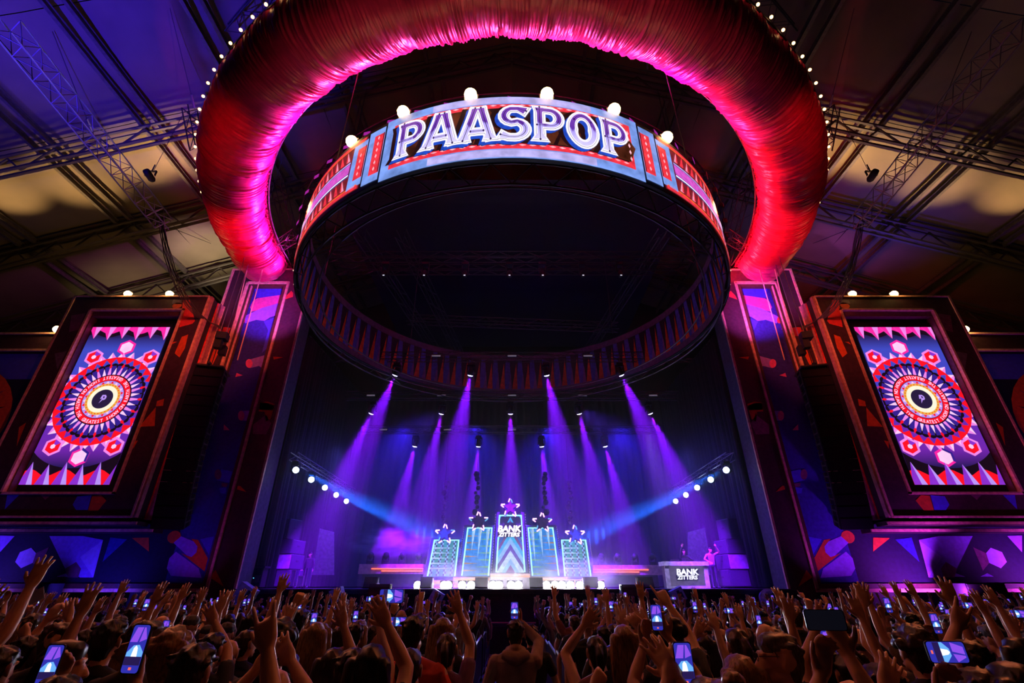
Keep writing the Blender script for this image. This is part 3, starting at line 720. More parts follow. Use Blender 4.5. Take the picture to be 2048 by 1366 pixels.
    art(*B2, [(58, 975), (110, 930), (195, 965), (222, 1000), (215, 1040), (180, 1072), (150, 1062)], 2, 5); art(*B2, ell(62, 935, 50, 40, 14, -0.6), 5, 4)
    art(*B2, [(180, 948), (225, 955), (292, 1080), (270, 1170), (110, 1045), (150, 1062), (180, 1072), (215, 1040), (222, 1000)], 5, 3); art(*B2, [(75, 1035), (230, 1150), (250, 1215), (40, 1200), (12, 1150), (30, 1080)], 2, 2)
    art(*B2, [(240, 950), (335, 930), (300, 1060)], 0, 2)
    art(*C2, [(0, 620), (150, 625), (0, 790)], 2, 2); art(*C2, [(505, 625), (850, 625), (1055, 665), (950, 1050), (820, 1050), (665, 955)], 2, 2); art(*C2, [(820, 840), (1055, 668), (955, 1050)], 7, 3)
    art(*C2, [(665, 960), (780, 890), (830, 960), (800, 1050), (690, 1050)], 8, 3); art(*C2, [(155, 890), (205, 790), (320, 745), (368, 800), (335, 900), (215, 955)], 7, 3); art(*C2, [(335, 900), (368, 800), (500, 740), (400, 980)], 8, 2)
    art(*C2, [(290, 1040), (355, 1005), (425, 1040)], 2, 3); art(*C2, [(580, 1042), (680, 1005), (700, 1042)], 2, 3); art(*C2, [(1350, 645), (1525, 640), (1525, 785)], 5, 3); art(*C2, [(1130, 640), (1300, 660), (1050, 890)], 1, 3)
    art(*C2, [(-400, 620), (-120, 620), (-260, 800)], 2, 2); art(*C2, [(-900, 620), (-500, 640), (-600, 1050), (-850, 1050)], 2, 2)
    b.build('painted_art', PTM, t, world=True)
    b = MB()
    def arts(Y, sc, o, pts, m):
        P = pz(zc(o[0], o[1], sc, pts), Y); tri = tessellate_polygon([[Vector((p.x, p.z, 0)) for p in P]]); b = MB(); b.add(P, [tuple(q) for q in tri], 0); b.build('painted_shape', PTM[m], t, world=True)
    for pts, m in (([(1150, 280), (1168, 300), (1165, 335), (1090, 360), (1110, 320)], 4), ([(985, 880), (1078, 886), (990, 906)], 5), ([(866, 1300), (935, 1290), (1000, 1312), (985, 1366), (855, 1366)], 5), ([(555, 612), (598, 618), (570, 690), (475, 702), (492, 612)], 4), ([(450, 800), (510, 800), (430, 960), (395, 950)], 5)): arts(23.69, *A, pts, m)
    for pts, m in (([(648, 20), (690, 18), (748, 40), (720, 130), (690, 150), (680, 80), (640, 78)], 5), ([(600, 170), (690, 100), (725, 160), (690, 235), (600, 232)], 8), ([(497, 585), (515, 588), (556, 628), (490, 610)], 5), ([(345, 1160), (402, 1275), (305, 1210)], 5)): arts(23.69, *B2, pts, m)
    # ---- screen tower box
    t = thing('screen_tower', 'boxy painted tower on the %s framing a tall LED screen' % sd, 'screen tower', (s * 21, 22.4, 0))
    x0, x1, z0, z1 = 17.2, 24.85, 4.8, 16.66
    b = MB(); wbox(b, 17.3, 24.7, 22.95, 23.6, 4.9, 16.5); b.build('core', black, t, world=True)
    for nm, a in (('top_board', (x0, x1, 22.4, 22.9, 15.8, z1)), ('bottom_board', (x0, x1, 22.4, 22.9, z0, 5.85)), ('inner_board', (x0, 18.35, 22.4, 22.9, 5.85, 15.8)), ('outer_board', (23.6, x1, 22.4, 22.9, 5.85, 15.8))):
        b = MB(); wbox(b, *a); b.build(nm, maroon, t, world=True)
    for a in ((18.33, 18.43, 22.3, 22.5, 5.8, 15.8), (23.52, 23.62, 22.3, 22.5, 5.8, 15.8), (18.33, 23.62, 22.3, 22.5, 15.7, 15.8), (18.33, 23.62, 22.3, 22.5, 5.8, 5.9)):
        b = MB(); wbox(b, *a); b.build('screen_bead', gold, t, world=True)
    for a in ((17.16, 17.24, 22.34, 22.44, z0, z1), (24.78, 24.88, 22.34, 22.44, z0, z1), (x0, x1, 22.34, 22.44, z1 - 0.06, z1 + 0.03), (x0, x1, 22.34, 22.46, z0 - 0.02, z0 + 0.06)):
        b = MB(); wbox(b, *a); b.build('edge_trim', gold, t, world=True)
    for (yy, zz) in ((22.85, 4.62), (23.35, 4.36)):               # stepped ledges under the box and mouldings up its side
        b = MB(); wbox(b, 16.45 if yy > 23 else 16.9, 25.2, yy - 0.4, yy + 0.3, zz - 0.14, zz + 0.03); b.build('ledge', darkboard, t, world=True)
        b = MB(); wbox(b, 16.43 if yy > 23 else 16.9, 25.2, yy - 0.46, yy - 0.38, zz - 0.12, zz); b.build('ledge_trim', gold, t, world=True)
    for (ya, yb, xo, mt, nm) in ((22.40, 22.62, 17.06, pinktrim, 'side_moulding'), (22.62, 22.68, 17.13, redlit, 'redlit_strip'), (22.68, 23.12, 17.16, darkboard, 'side_panel'), (23.12, 23.18, 17.12, redlit, 'redlit_strip'), (23.18, 23.5, 17.0, pinktrim, 'side_moulding'), (23.5, 23.56, 16.95, gold, 'side_trim')):
        b = MB(); wbox(b, xo, 17.3, ya, yb, z0, z1); b.build(nm, mt, t, world=True)
    b = MB(); D3 = (2.1014, (0, 550))
    for sc, o, pts, m in ((*A, ell(110, 415, 45, 26, 14, -0.25), 5), (*A, [(62, 400), (75, 362), (150, 365), (152, 400)], 9), (*A, [(165, 365), (225, 363), (272, 555), (250, 580), (130, 612), (140, 560)], 4), (*A, [(152, 700), (212, 678), (182, 800), (132, 887), (88, 850)], 5), (*A, [(55, 770), (75, 745), (110, 745)], 5),
                          (*D3, [(655, 555), (650, 635), (585, 638)], 5), (*D3, [(660, 530), (690, 520), (685, 550), (655, 552)], 5), (*D3, [(370, 990), (388, 928), (425, 925), (447, 948), (412, 990)], 5), (*D3, [(305, 965), (325, 930), (385, 925), (368, 988), (320, 988)], 0), (*D3, [(170, 925), (215, 925), (190, 945)], 8), (*D3, [(30, 925), (80, 925), (20, 985)], 0), (*D3, [(560, 700), (580, 695), (560, 730)], 5), (*D3, [(300, 170), (360, 160), (330, 230), (290, 240)], 8), (*D3, [(230, 330), (280, 320), (240, 400)], 9), (*D3, [(80, 640), (110, 620), (70, 720)], 5)):
        arts(22.392, sc, o, pts, m)
    b = MB(); wbox(b, 18.35, 18.5, 22.5, 22.9, 5.9, 15.7); wbox(b, 23.46, 23.6, 22.5, 22.9, 5.9, 15.7); wbox(b, 18.5, 23.46, 22.5, 22.9, 15.4, 15.7); b.build('reveal', M('reveal_board', (0.16, 0.06, 0.08), 0.5), t, world=True)
    led = thing('led_screen', 'tall lit LED screen in the %s tower showing pink sunburst and hexagons' % sd, 'screen', (s * 21.25, 22.8, 10.58))
    b = MB(); b.box((s * 21.2, 22.87, 10.5), (4.7, 0.1, 9.3)); b.build('screen_cabinet', black, led, world=True)
    screen_art(s, s * 21.25, 10.58, 22.8, led)
    spot_x = s * 17.0
    # ---- outer wing with printed panel
    t = thing('outer_wing', 'low outer wing beyond the %s screen tower with dark framed print' % sd, 'panel', (s * 30, 23.2, 0))
    b = MB(); wbox(b, 24.9, 40, 23.0, 23.6, 4.4, 14.6); b.build('core', maroon, t, world=True)
    for a in ((25.3, 40, 22.9, 23.05, 13.45, 13.58), (24.9, 40, 22.9, 23.05, 14.5, 14.6), (25.3, 40, 22.9, 23.05, 5.6, 5.72)):
        b = MB(); wbox(b, *a); b.build('gold_bead', gold, t, world=True)
    b = MB(); mp = lambda u, v, d: Vector((s * u, 22.99 - d * 0.004, v))
    b.poly(rect(25.3, 5.7, 40, 13.4), mp, 0, 6); b.poly(rect(25.5, 11.8, 40, 13.3), mp, 1, 0)
    b.poly([(29.6 + 3.9 * math.cos(q), 9.3 + 3.4 * math.sin(q)) for q in [2 * PI * i / 30 for i in range(30)]], mp, 2, 5)
    for i in range(20):
        q = 2 * PI * i / 20; P = lambda r, a: (29.6 + r * math.cos(a), 9.3 + r * 0.88 * math.sin(a)); b.poly([P(2.0, q - 0.12), P(2.0, q + 0.12), P(3.6, q)], mp, 3, 6 if i % 2 else 8)
    b.poly([(29.6 + 2.7 * math.cos(q), 9.3 + 2.45 * math.sin(q)) for q in [2 * PI * i / 30 for i in range(30)]], mp, 4, 6)
    k = 27.75 if s > 0 else 27.75
    gx = lambda x: k + s * x
    b.poly([(gx(-0.35), 9.75), (gx(-0.1), 10.45), (gx(-0.4), 10.4), (gx(-0.25), 11.1), (gx(0.3), 11.1), (gx(0.55), 10.8), (gx(0.5), 10.4), (gx(0.25), 10.2), (gx(0.05), 10.25)], mp, 5, 7)
    b.poly([(gx(0.0), 10.85), (gx(0.25), 10.85), (gx(0.28), 10.6), (gx(0.03), 10.6)], mp, 6, 6)
    b.build('printed_panel', PTM, t, world=True)
    if s > 0: text_mesh('GREATEST', 'lettering', PT_lv, t, (30.3, 22.96, 6.55), 0.62, 0.004, 0.01)
    # lights on the painted faces
    spot((s * 10.5, 19.5, 12.6), (s * 15.0, 24, 17.2), (0.62, 0.12, 1.0) if s < 0 else (0.75, 0.12, 1.0), 5200 if s < 0 else 7000, 38, 0.9, 0.15)
    spot((s * 14.2, 22.0, 1.9), (s * 15.0, 24, 6), PURP, 60 if s < 0 else 170, 110, 0.9, 0.15)
    spot((s * 18.5, 21.7, 1.75), (s * 19, 24, 3.3), (0.08, 0.03, 1.0) if s < 0 else (0.50, 0.04, 1.0), 260 if s < 0 else 1500, 150, 0.9, 0.12)
    spot((s * 24.5, 21.7, 1.75), (s * 25, 24, 3.3), (0.14, 0.05, 1.0) if s < 0 else (0.50, 0.04, 1.0), 520 if s < 0 else 1500, 150, 0.9, 0.12)
    spot((s * 8.5, 14, 16.2), (s * 16.5, 23.5, 14.5), (1.0, 0.16, 0.08), 3600, 34, 0.9, 0.2)
    spot((s * 12.0, 14, 15.5), (s * 20, 22.4, 11), (1.0, 0.15, 0.08), 1150, 55, 0.9, 0.2)

# ------------------------------------------------------------------ line arrays hung in front of the pylons
grille = M('speaker_grille', (0.01, 0.01, 0.012), 0.7, 0.0, scale=60, bump=0.4); cabm = M('speaker_paint', (0.010, 0.010, 0.012), 0.6, spec=0.15, bump=0.1, scale=30)
def cab_meshes(wd, hg, dp):
    c = MB(); c.prism([(-dp / 2, -hg / 2), (dp / 2, -hg / 2 + 0.04), (dp / 2, hg / 2 - 0.04), (-dp / 2, hg / 2)], lambda u, v, d: Vector((d, u, v)), -wd / 2, wd / 2)
    g = MB(); g.box((0, -dp / 2 - 0.012, 0), (wd * 0.96, 0.02, hg * 0.9)); h = MB()
    for sx in (1,):
        h.box((0, -dp * 0.35, 0), (0.025, 0.06, hg * 0.96)); h.box((0, dp * 0.3, 0), (0.025, 0.06, hg * 0.9)); h.box((0, 0, 0.02), (0.02, dp * 0.8, 0.07))
    return c, g, h
lac = None
for s, sd in ((-1, 'left'), (1, 'right')):
    la = thing('line_array', 'long black line array of speakers hanging before %s pylon' % sd, 'line array', (s * 15.0, 21.4, 11.6), s * -0.25)
    z, y, tilt = -0.25, 0.0, -0.02
    for i in range(15):
        if lac is None: lac = cab_meshes(1.28, 0.48, 0.74)
        if not isinstance(lac[0], bpy.types.Mesh):
            c = lac[0].build('speaker_cabinet', cabm, la); g = lac[1].build('grille', grille, c); h = lac[2].build('rigging', steel, c); h.location.x = 0.652; put('rigging', h.data, c).location.x = -0.652; lac = (c.data, g.data, h.data)
        else:
            c = put('speaker_cabinet', lac[0], la); put('grille', lac[1], c); put('rigging', lac[2], c).location.x = 0.652; put('rigging', lac[2], c).location.x = -0.652
        c.location = (0, y, z); c.rotation_euler = (tilt, 0, 0)
        tilt += 0.012 + 0.002 * i; z -= 0.49 * math.cos(tilt); y += 0.49 * math.sin(tilt) * 0.9
    b = MB(); b.box((0, 0.1, 0.06), (1.2, 1.3, 0.08)); b.box((0, 0, 0.14), (0.12, 1.5, 0.1)); b.build('flying_frame', steel, la)
    b = MB(); b.bar((0, -0.3, 0.2), (0, -0.3, 1.2), 0.02); b.bar((0, 0.5, 0.2), (0, 0.5, 1.2), 0.02); b.box((0, -0.3, 1.35), (0.3, 0.34, 0.5)); b.box((0, 0.5, 1.35), (0.3, 0.34, 0.5)); b.box((0.1, -0.35, 1.75), (0.5, 0.5, 0.36)); b.build('chain_hoist', black, la)
    for yy in (-0.3, 0.5): barobj('hoist_chain', (s * 15.1, 21.4 + yy, 13), (s * 15.1, 21.4 + yy, roofz(15.1) - 0.3), 0.02, alu, la, 4)

# ------------------------------------------------------------------ long lighting trusses hanging beside the arch, with cable bundles
trm = M('truss_alloy', (0.30, 0.27, 0.26), 0.4, 0.8); trd = M('dark_truss', (0.06, 0.055, 0.055), 0.5, 0.5)
for s, sd in ((-1, 'left'), (1, 'right')):
    Pf = lambda px, py, Y: at(px if s < 0 else 2044 - px, py, Y)
    p, q = Pf(10, 50, 8.6), Pf(328, 448, 18.2)
    truss('hanging_truss', 'long slanting lighting truss hanging under roof on the %s' % sd, p, q, 0.62, 0.62, 22, trm, 0.03, 0.016)
    cb = thing('cable_bundle', 'loose bundle of cables drooping from %s truss end to the tower' % sd, 'cables', q)
    e = Vector((s * 17.0, 22.6, 15.2)); rr = random.Random(9)
    for k in range(6):
        pts = []
        for i in range(15):
            u = i / 14; v = q.lerp(e, u) + Vector((s * 0.05 * k, 0, -3.0 * u * (1 - u) * (1 + 0.06 * k))) + Vector((rr.uniform(-0.03, 0.03), rr.uniform(-0.03, 0.03), 0)); pts.append(v)
        pts.append(e + Vector((-s * 0.5, 0.7, -0.25 + 0.04 * k))); b = MB(); b.tube(pts, 0.022, 5); b.build('cable', M('cable_sheath', (0.10, 0.07, 0.06), 0.5), cb, world=True)
    # fixture sitting on the truss
    ff = thing('follow_spot', 'dark follow spot clamped to the hanging truss on the %s' % sd, 'spotlight', Pf(300, 350, 16.5))
    b = MB(); b.lathe((0, -0.3, 0), [(0.14, 0), (0.16, 0.1), (0.16, 0.5), (0.1, 0.6)], (0, 1, -0.2), 12); b.build('barrel', black, ff, True)
    b = MB(); b.box((0, 0, 0.25), (0.5, 0.08, 0.05)); b.box((-0.24, 0, 0.1), (0.03, 0.08, 0.3)); b.box((0.24, 0, 0.1), (0.03, 0.08, 0.3)); b.bar((0, 0, 0.27), (0, 0, 0.7), 0.03); b.build('yoke', steel, ff)
    # small truss stub behind the arch's outer edge, and rigging wire
    a, c = Pf(385, 215, 15.6), Pf(400, 300, 17.5)
    truss('outrigger_truss', 'short truss piece poking out behind the %s edge of the red arch' % sd, a, c, 0.7, 0.7, 4, trd, 0.035, 0.02)
    a, c = Pf(520, 20, 12.3), Pf(455, 90, 14.0)
    truss('outrigger_truss', 'short upper truss piece behind the %s top edge of the red arch' % sd, a + Vector((0, 0, 1.5)), c + Vector((0, 0, 1.0)), 0.7, 0.7, 4, trd, 0.035, 0.02)
    sw = thing('rigging_wire', 'thin steel rigging wire from roof truss to follow spot on the %s' % sd, 'wire', Pf(370, 220, 18)); barobj('wire', Pf(370, 220, 18), Pf(308, 340, 16.6), 0.014, steel, sw, 4)
    # trusses and fittings between arch end and ring
    truss('stage_truss', 'dark truss running back from %s end of the red arch' % sd, Pf(550, 350, 18.6), Pf(600, 540, 24.5), 0.6, 0.6, 10, trd, 0.03, 0.016)
    truss('stage_truss', 'short dark truss tying the ring to %s arch end' % sd, Pf(545, 500, 23.0), Pf(592, 470, 20), 0.5, 0.5, 6, trm, 0.025, 0.014)
    for k, (a, c) in enumerate((((500, 515), (470, 640)), ((525, 540), (475, 720)))):
        rw = thing('rigging_pole', '%s slim pole rising from array to the %s arch end' % (('outer', 'inner')[k], sd), 'pole', Pf(*c, 22.2)); barobj('pole', Pf(*c, 22.2), Pf(*a, 22.4), 0.03, gold, rw, 5)
rf = thing('stage_roof', 'black cloth ceiling stretched above the stage trusses', 'ceiling', (0, 27, 20.6)); b = MB(); b.box((0, 27, 20.6), (19, 19, 0.04)); b.build('cloth', black, rf, world=True)
for x in (-9, 9):
    for y in (18, 24, 30, 36): barobj('drop_wire', (x, y, 20.6), (x, y, roofz(x) - 1.7), 0.012, steel, rf, 4)
spot((0, 14.5, 14.2), (0, 20, 17.2), (0.6, 0.4, 1.0), 160, 140, 0.9, 0.1)  # faint violet spot added so the trusses inside the ring show
# dark trusses and dead fixtures above the stage, seen through the ring
dk = 0
for (y, z, x) in ((19.5, 17.2, 9.5), (20.6, 17.2, 9.5)):
    truss('overhead_truss', ('front', 'rear')[dk] + ' long straight truss crossing above inside of the ring', (-x, y, z), (x, y, z), 0.4, 0.4, 26, trd, 0.028, 0.014); dk += 1
for i, px in enumerate((770, 850, 930, 1019, 1085, 1165, 1240)):
    p = at(px, 545, 19.4); ft = thing('dead_fixture', '%s unlit moving head from the left on the long inner truss' % ORD[i], 'spotlight', p, group='unlit heads on the long truss')
    b = MB(); b.lathe((0, 0, -0.1), [(0.12, -0.2), (0.15, 0), (0.12, 0.2)], (0, -0.5, -1), 10); b.build('head', black, ft, True); b = MB(); b.box((0, 0, 0.5), (0.36, 0.3, 0.14)); b.box((-0.17, 0, 0.22), (0.03, 0.1, 0.5)); b.box((0.17, 0, 0.22), (0.03, 0.1, 0.5)); b.build('yoke', black, ft)
    b = MB(); b.box((0, -0.16, -0.28), (0.09, 0.02, 0.05)); b.build('lens', M('dim_lens', (0.6, 0.6, 0.75), emit=0.8), ft)  # lens given a dim glow of its own though the head is unlit
for k, (xa, ya, xb, yb, z) in enumerate(((-7.5, 18, -5.0, 33, 17.5), (-5.5, 18, -3.5, 33, 17.5), (7.5, 18, 5.0, 33, 17.5), (-7, 27, 7, 27, 17.8), (-8, 31, 8, 31, 16.5))):
    truss('overhead_truss', 'dark roof truss number %s of the stage grid above the ring' % ['one on the left', 'two left of centre', 'three on the right', 'four crossing mid stage', 'five crossing at the back'][k], (xa, ya, z), (xb, yb, z - 0.6), 0.5, 0.5, 16, trd, 0.03, 0.016)
# ------------------------------------------------------------------ stage deck, drapes
SZ = 1.93
st = thing('stage', 'black stage deck with dark skirt under the big ring', 'stage', (0, 29, 0))
b = MB(); b.box((0, 29.6, SZ - 0.1), (24.8, 13.0, 0.2)); b.build('deck', M('stage_floor', (0.03, 0.03, 0.035), 0.45), st, world=True)
for i in range(10):
    x = -12.4 + 2.48 * i; b = MB(); b.box((x + 1.24, 23.16, 0.64), (2.44, 0.05, 2.18)); b.build('skirt_panel', M('stage_skirt', (0.012, 0.012, 0.016), 0.7), st, world=True)
b = MB(); b.box((0, 23.1, SZ - 0.03), (24.8, 0.06, 0.06)); b.build('edge_trim', steel, st, world=True)
drape = M('black_drape', (0.028, 0.026, 0.05), 0.85, var=0.2, bump=0.1)
def curtain(name, label, p, q, z0, z1, folds, amp, thick=0.02):
    p, q = Vector(p), Vector(q); d = q - p; nn = Vector((-d.y, d.x, 0)).normalized(); b = MB(); n = folds * 8; rr = random.Random(folds); vs = []
    ph = [rr.uniform(0.6, 1.4) for _ in range(folds + 2)]
    for i in range(n + 1):
        t = i / n; a = ph[int(t * folds)] * amp; o = a * math.sin(t * folds * 2 * PI)
        for z, k in ((z0, 1.25), (lerp(z0, z1, 0.5), 1.0), (z1, 0.7)): vs.append(p + d * t + nn * o * k + Vector((0, 0, z)))
    b.add(vs, [(i * 3 + j, (i + 1) * 3 + j, (i + 1) * 3 + j + 1, i * 3 + j + 1) for i in range(n) for j in range(2)])
    c = thing(name, label, 'curtain', ((p + q) / 2) + Vector((0, 0, z0))); o = b.build('cloth', drape, c, True, world=True)
    m = o.modifiers.new('s', 'SOLIDIFY'); m.thickness = thick
    barobj('curtain_pipe', p + Vector((0, 0, z1 + 0.03)), q + Vector((0, 0, z1 + 0.03)), 0.03, steel, c)
    return c
curtain('stage_curtain', 'dark pleated side curtain along the left of the stage', (-12.3, 25.0, 0), (-12.0, 35.6, 0), SZ + 0.02, 15.5, 26, 0.17)
curtain('stage_curtain', 'dark pleated side curtain along the right of the stage', (12.3, 25.0, 0), (12.0, 35.6, 0), SZ + 0.02, 15.5, 26, 0.17)
curtain('stage_curtain', 'wide dark back curtain closing the stage behind the stars', (-12, 35.8, 0), (12, 35.8, 0), SZ + 0.02, 15.5, 44, 0.07)
for s, sd in ((-1, 'left'), (1, 'right')):
    t = thing('gauze_screen', 'plain pale screen hanging upstage behind the %s speaker stack' % sd, 'screen', (s * 11, 33.5, SZ))
    P = [at(px if s < 0 else 2044 - px, py, 31.0) for px, py in ((598, 1046), (668, 1064), (668, 1150), (590, 1150))]
    b = MB(); b.add(P + [p + Vector((0, 0.04, 0)) for p in P], [(0, 1, 2, 3), (7, 6, 5, 4), (0, 4, 5, 1), (1, 5, 6, 2), (2, 6, 7, 3), (3, 7, 4, 0)])
    b.build('cloth', M('gauze', (0.6, 0.5, 0.68), 0.9), t, world=True)
    for p in P[:2]: barobj('wire', p, p + Vector((0, 0, 9)), 0.012, steel, t, 4)

# ------------------------------------------------------------------ haze filling the stage
hz = bpy.data.materials.new('stage_haze'); hz.use_nodes = True; nt = hz.node_tree
for n in list(nt.nodes): nt.nodes.remove(n)
out = nt.nodes.new('ShaderNodeOutputMaterial'); vs_ = nt.nodes.new('ShaderNodeVolumeScatter'); vs_.inputs['Density'].default_value = 0.023; vs_.inputs['Anisotropy'].default_value = 0.25
nt.links.new(vs_.outputs[0], out.inputs['Volume'])
b = MB(); b.box((0, 28.6, 9.3), (23.6, 13.8, 14.6)); o = b.build('stage_haze', hz); tag(o, 'thin smoke haze filling the stage and showing the beams', 'haze', kind='stuff')
def puff(name, label, c, r, dens, seed):
    m = bpy.data.materials.new(name); m.use_nodes = True; nt = m.node_tree
    for n in list(nt.nodes): nt.nodes.remove(n)
    out = nt.nodes.new('ShaderNodeOutputMaterial'); v = nt.nodes.new('ShaderNodeVolumeScatter'); tc = nt.nodes.new('ShaderNodeTexCoord')
    n = nt.nodes.new('ShaderNodeTexNoise'); n.inputs['Scale'].default_value = 2.2; n.inputs['Detail'].default_value = 4; n.inputs['Distortion'].default_value = 0.6
    mp = nt.nodes.new('ShaderNodeMapping'); mp.inputs['Location'].default_value = (seed, seed * 2, 0)
    nt.links.new(tc.outputs['Object'], mp.inputs[0]); nt.links.new(mp.outputs[0], n.inputs['Vector'])
    ln = nt.nodes.new('ShaderNodeVectorMath'); ln.operation = 'LENGTH'; nt.links.new(tc.outputs['Object'], ln.inputs[0])
    mr = nt.nodes.new('ShaderNodeMapRange'); mr.inputs[1].default_value = 1.0; mr.inputs[2].default_value = 0.2; mr.inputs[3].default_value = 0; mr.inputs[4].default_value = 1; nt.links.new(ln.outputs['Value'], mr.inputs[0])
    m2 = nt.nodes.new('ShaderNodeMapRange'); m2.inputs[1].default_value = 0.42; m2.inputs[2].default_value = 0.7; m2.inputs[3].default_value = 0; m2.inputs[4].default_value = dens; nt.links.new(n.outputs['Fac'], m2.inputs[0])
    mm = nt.nodes.new('ShaderNodeMath'); mm.operation = 'MULTIPLY'; nt.links.new(mr.outputs[0], mm.inputs[0]); nt.links.new(m2.outputs[0], mm.inputs[1]); nt.links.new(mm.outputs[0], v.inputs['Density'])
    v.inputs['Color'].default_value = (0.9, 0.9, 0.95, 1); nt.links.new(v.outputs[0], out.inputs['Volume'])
    b = MB(); b.sphere((0, 0, 0), 1.0, 16, 10); o = b.build(name, m); o.location = c; o.scale = r; tag(o, label, 'smoke', kind='stuff')
puff('smoke_plume', 'white smoke plume rolling off the left end of the star panels', at(800, 1085, 28.9), (3.4, 0.7, 0.9), 2.4, 1.3)
puff('smoke_plume', 'white smoke plume curling before right star panels', at(1105, 1135, 27.0), (1.6, 0.45, 0.8), 3.2, 4.1)
puff('smoke_plume', 'white smoke plume at the foot of outermost right star panel', at(1195, 1142, 27.0), (1.5, 0.45, 0.75), 3.6, 7.7)
puff('smoke_plume', 'faint smoke plume before the left star panels', at(900, 1140, 27.0), (1.7, 0.45, 0.6), 1.6, 9.4)
puff('glow_haze', 'low haze bank added to make the stage front blinders glow', (0, 26.0, SZ + 0.35), (6.0, 0.75, 0.9), 0.9, 2.6)  # extra haze added so the blinders get a glow around them

# ------------------------------------------------------------------ moving heads with purple beams
def head_meshes():
    base = MB(); base.box((0, 0, -0.06), (0.34, 0.34, 0.12)); yk = MB()
    for sx in (-1, 1): yk.box((sx * 0.2, 0, -0.32), (0.05, 0.16, 0.44))
    yk.box((0, 0, -0.14), (0.44, 0.2, 0.05)); return base, yk
def aim_head(name, label, p, tgt, lensmat, group=None, r=0.17, parts=[None], up=0.25):
    t = thing(name, label, 'spotlight', p)
    if parts[0] is None:
        a, y = head_meshes(); parts[0] = (a.build('base', black, t).data, y.build('yoke', black, t).data)
    else: put('base', parts[0][0], t); put('yoke', parts[0][1], t)
    barobj('clamp', Vector(p), Vector(p) + Vector((0, 0, up)), 0.03, steel, t); barobj('clamp_bar', Vector(p) + Vector((-0.22, -0.22, up - 0.04)), Vector(p) + Vector((0.22, 0.22, up - 0.04)), 0.03, steel, t, 4)
    c = Vector((0, 0, -0.45)); d = (Vector(tgt) - (Vector(p) + c)).normalized()
    b = MB(); b.lathe(c, [(r * 0.7, -0.26), (r, -0.2), (r * 0.95, 0), (r * 1.1, 0.2), (r * 1.02, 0.2)], d, 14); b.build('head', black, t, True)
    b = MB(); b.lathe(c + d * 0.2, [(r * 1.0, 0), (r * 0.8, 0.03), (r * 0.3, 0.05)], d, 14); b.build('lens', lensmat, t, True)
    return Vector(p) + c + d * 0.3
beam_lens = M('purple_lens', (0.55, 0.50, 1.0), emit=9, var=0.02); blue_lens = M('blue_lens', (0.55, 0.75, 1.0), emit=16, var=0.02)
rows = [(22.5, 745, (793, 942, 1092, 1240), ((-10.5, 26.5), (-4.3, 27.0), (4.1, 27.0), (10.3, 26.5)), 'front'),
        (25.2, 822, (745, 884, 1021, 1157, 1298), ((-11.5, 28), (-6.0, 29), (0, 29.5), (6.0, 29), (11.5, 28)), 'middle'),
        (28.6, 888, (831, 957, 1083, 1209), ((-7.5, 30.0), (-2.7, 31), (2.7, 31), (7.5, 30.0)), 'rear')]
NM = {4: ('far left', 'inner left', 'inner right', 'far right'), 5: ('far left', 'inner left', 'central', 'inner right', 'far right')}
for (Y, py, xs, tg, rn) in rows:
    zt = at(1022, py, Y).z + 0.9
    truss('stage_truss', rn + ' cross truss over the stage carrying lit purple moving heads', (-9.5, Y, zt), (9.5, Y, zt), 0.4, 0.4, 24, trd, 0.025, 0.013)
    for i, (px, (tx, ty)) in enumerate(zip(xs, tg)):
        p = at(px, py, Y); p.z += 0.5
        e = aim_head('moving_head', '%s lit moving head on the %s stage truss' % (NM[len(xs)][i], rn), p, (tx, ty, SZ), beam_lens, r=0.145)
        spot(e, (tx, ty, SZ), (0.19, 0.003, 1.0), 64000 if rn != 'front' else 60000, 25 if rn == 'front' else 22, 0.8, 0.08)
    for i in range(9 if rn != 'rear' else 6):                       # battens clipped to the truss, faces given a faint glow
        if i % 2: continue
        x = -8.0 + 16 * i / 8; t = thing('batten_light', '%s small pale batten unit from the left on the %s stage truss' % (ORD[i // 2], rn), 'light', (x, Y - 0.25, zt - 0.05), group='battens on %s truss' % rn)
        b = MB(); b.box((0, 0, 0), (0.5, 0.12, 0.14)); b.build('housing', black, t); b = MB(); b.box((0, -0.065, -0.03), (0.46, 0.01, 0.08)); b.build('face', M('batten_face', (0.10, 0.08, 0.12), emit=1.0), t)
# side trusses with five blue lights each
for s, sd in ((-1, 'left'), (1, 'right')):
    z = CAMZ + 5.3
    truss('side_truss', 'side lighting truss above %s of the stage with five blue lamps' % sd, (s * 11.6, 24.8, z + 0.75), (s * 11.4, 34.5, z + 0.55), 0.4, 0.4, 13, trm, 0.025, 0.014)
    for i in range(5):
        px, py, Y = ((590, 941, 25.1), (621, 960, 27.3), (648, 976, 29.5), (670.5, 990.5, 31.6), (691, 1003, 33.6))[i]
        p = at(px if s < 0 else 2044 - px, py, Y); p.z += 0.45; tgt = Vector((s * 3.2, Y + 3.2, p.z - 3.6))
        e = aim_head('blue_moving_head', '%s bright blue lamp, %s on the %s side truss' % (('nearest', 'second', 'third', 'fourth', 'deepest')[i], ('first' if i == 0 else 'number %s back' % ('two', 'three', 'four', 'five')[i - 1]), sd), p, (s * 6, Y - 8, p.z - 0.9), blue_lens, r=0.16, up=max(0.1, z + 0.45 - p.z))
        spot(Vector(p) + Vector((-s * 0.3, 0.1, -0.5)), tgt, (0.008, 0.13, 1.0), 60000, 11, 0.7, 0.08)
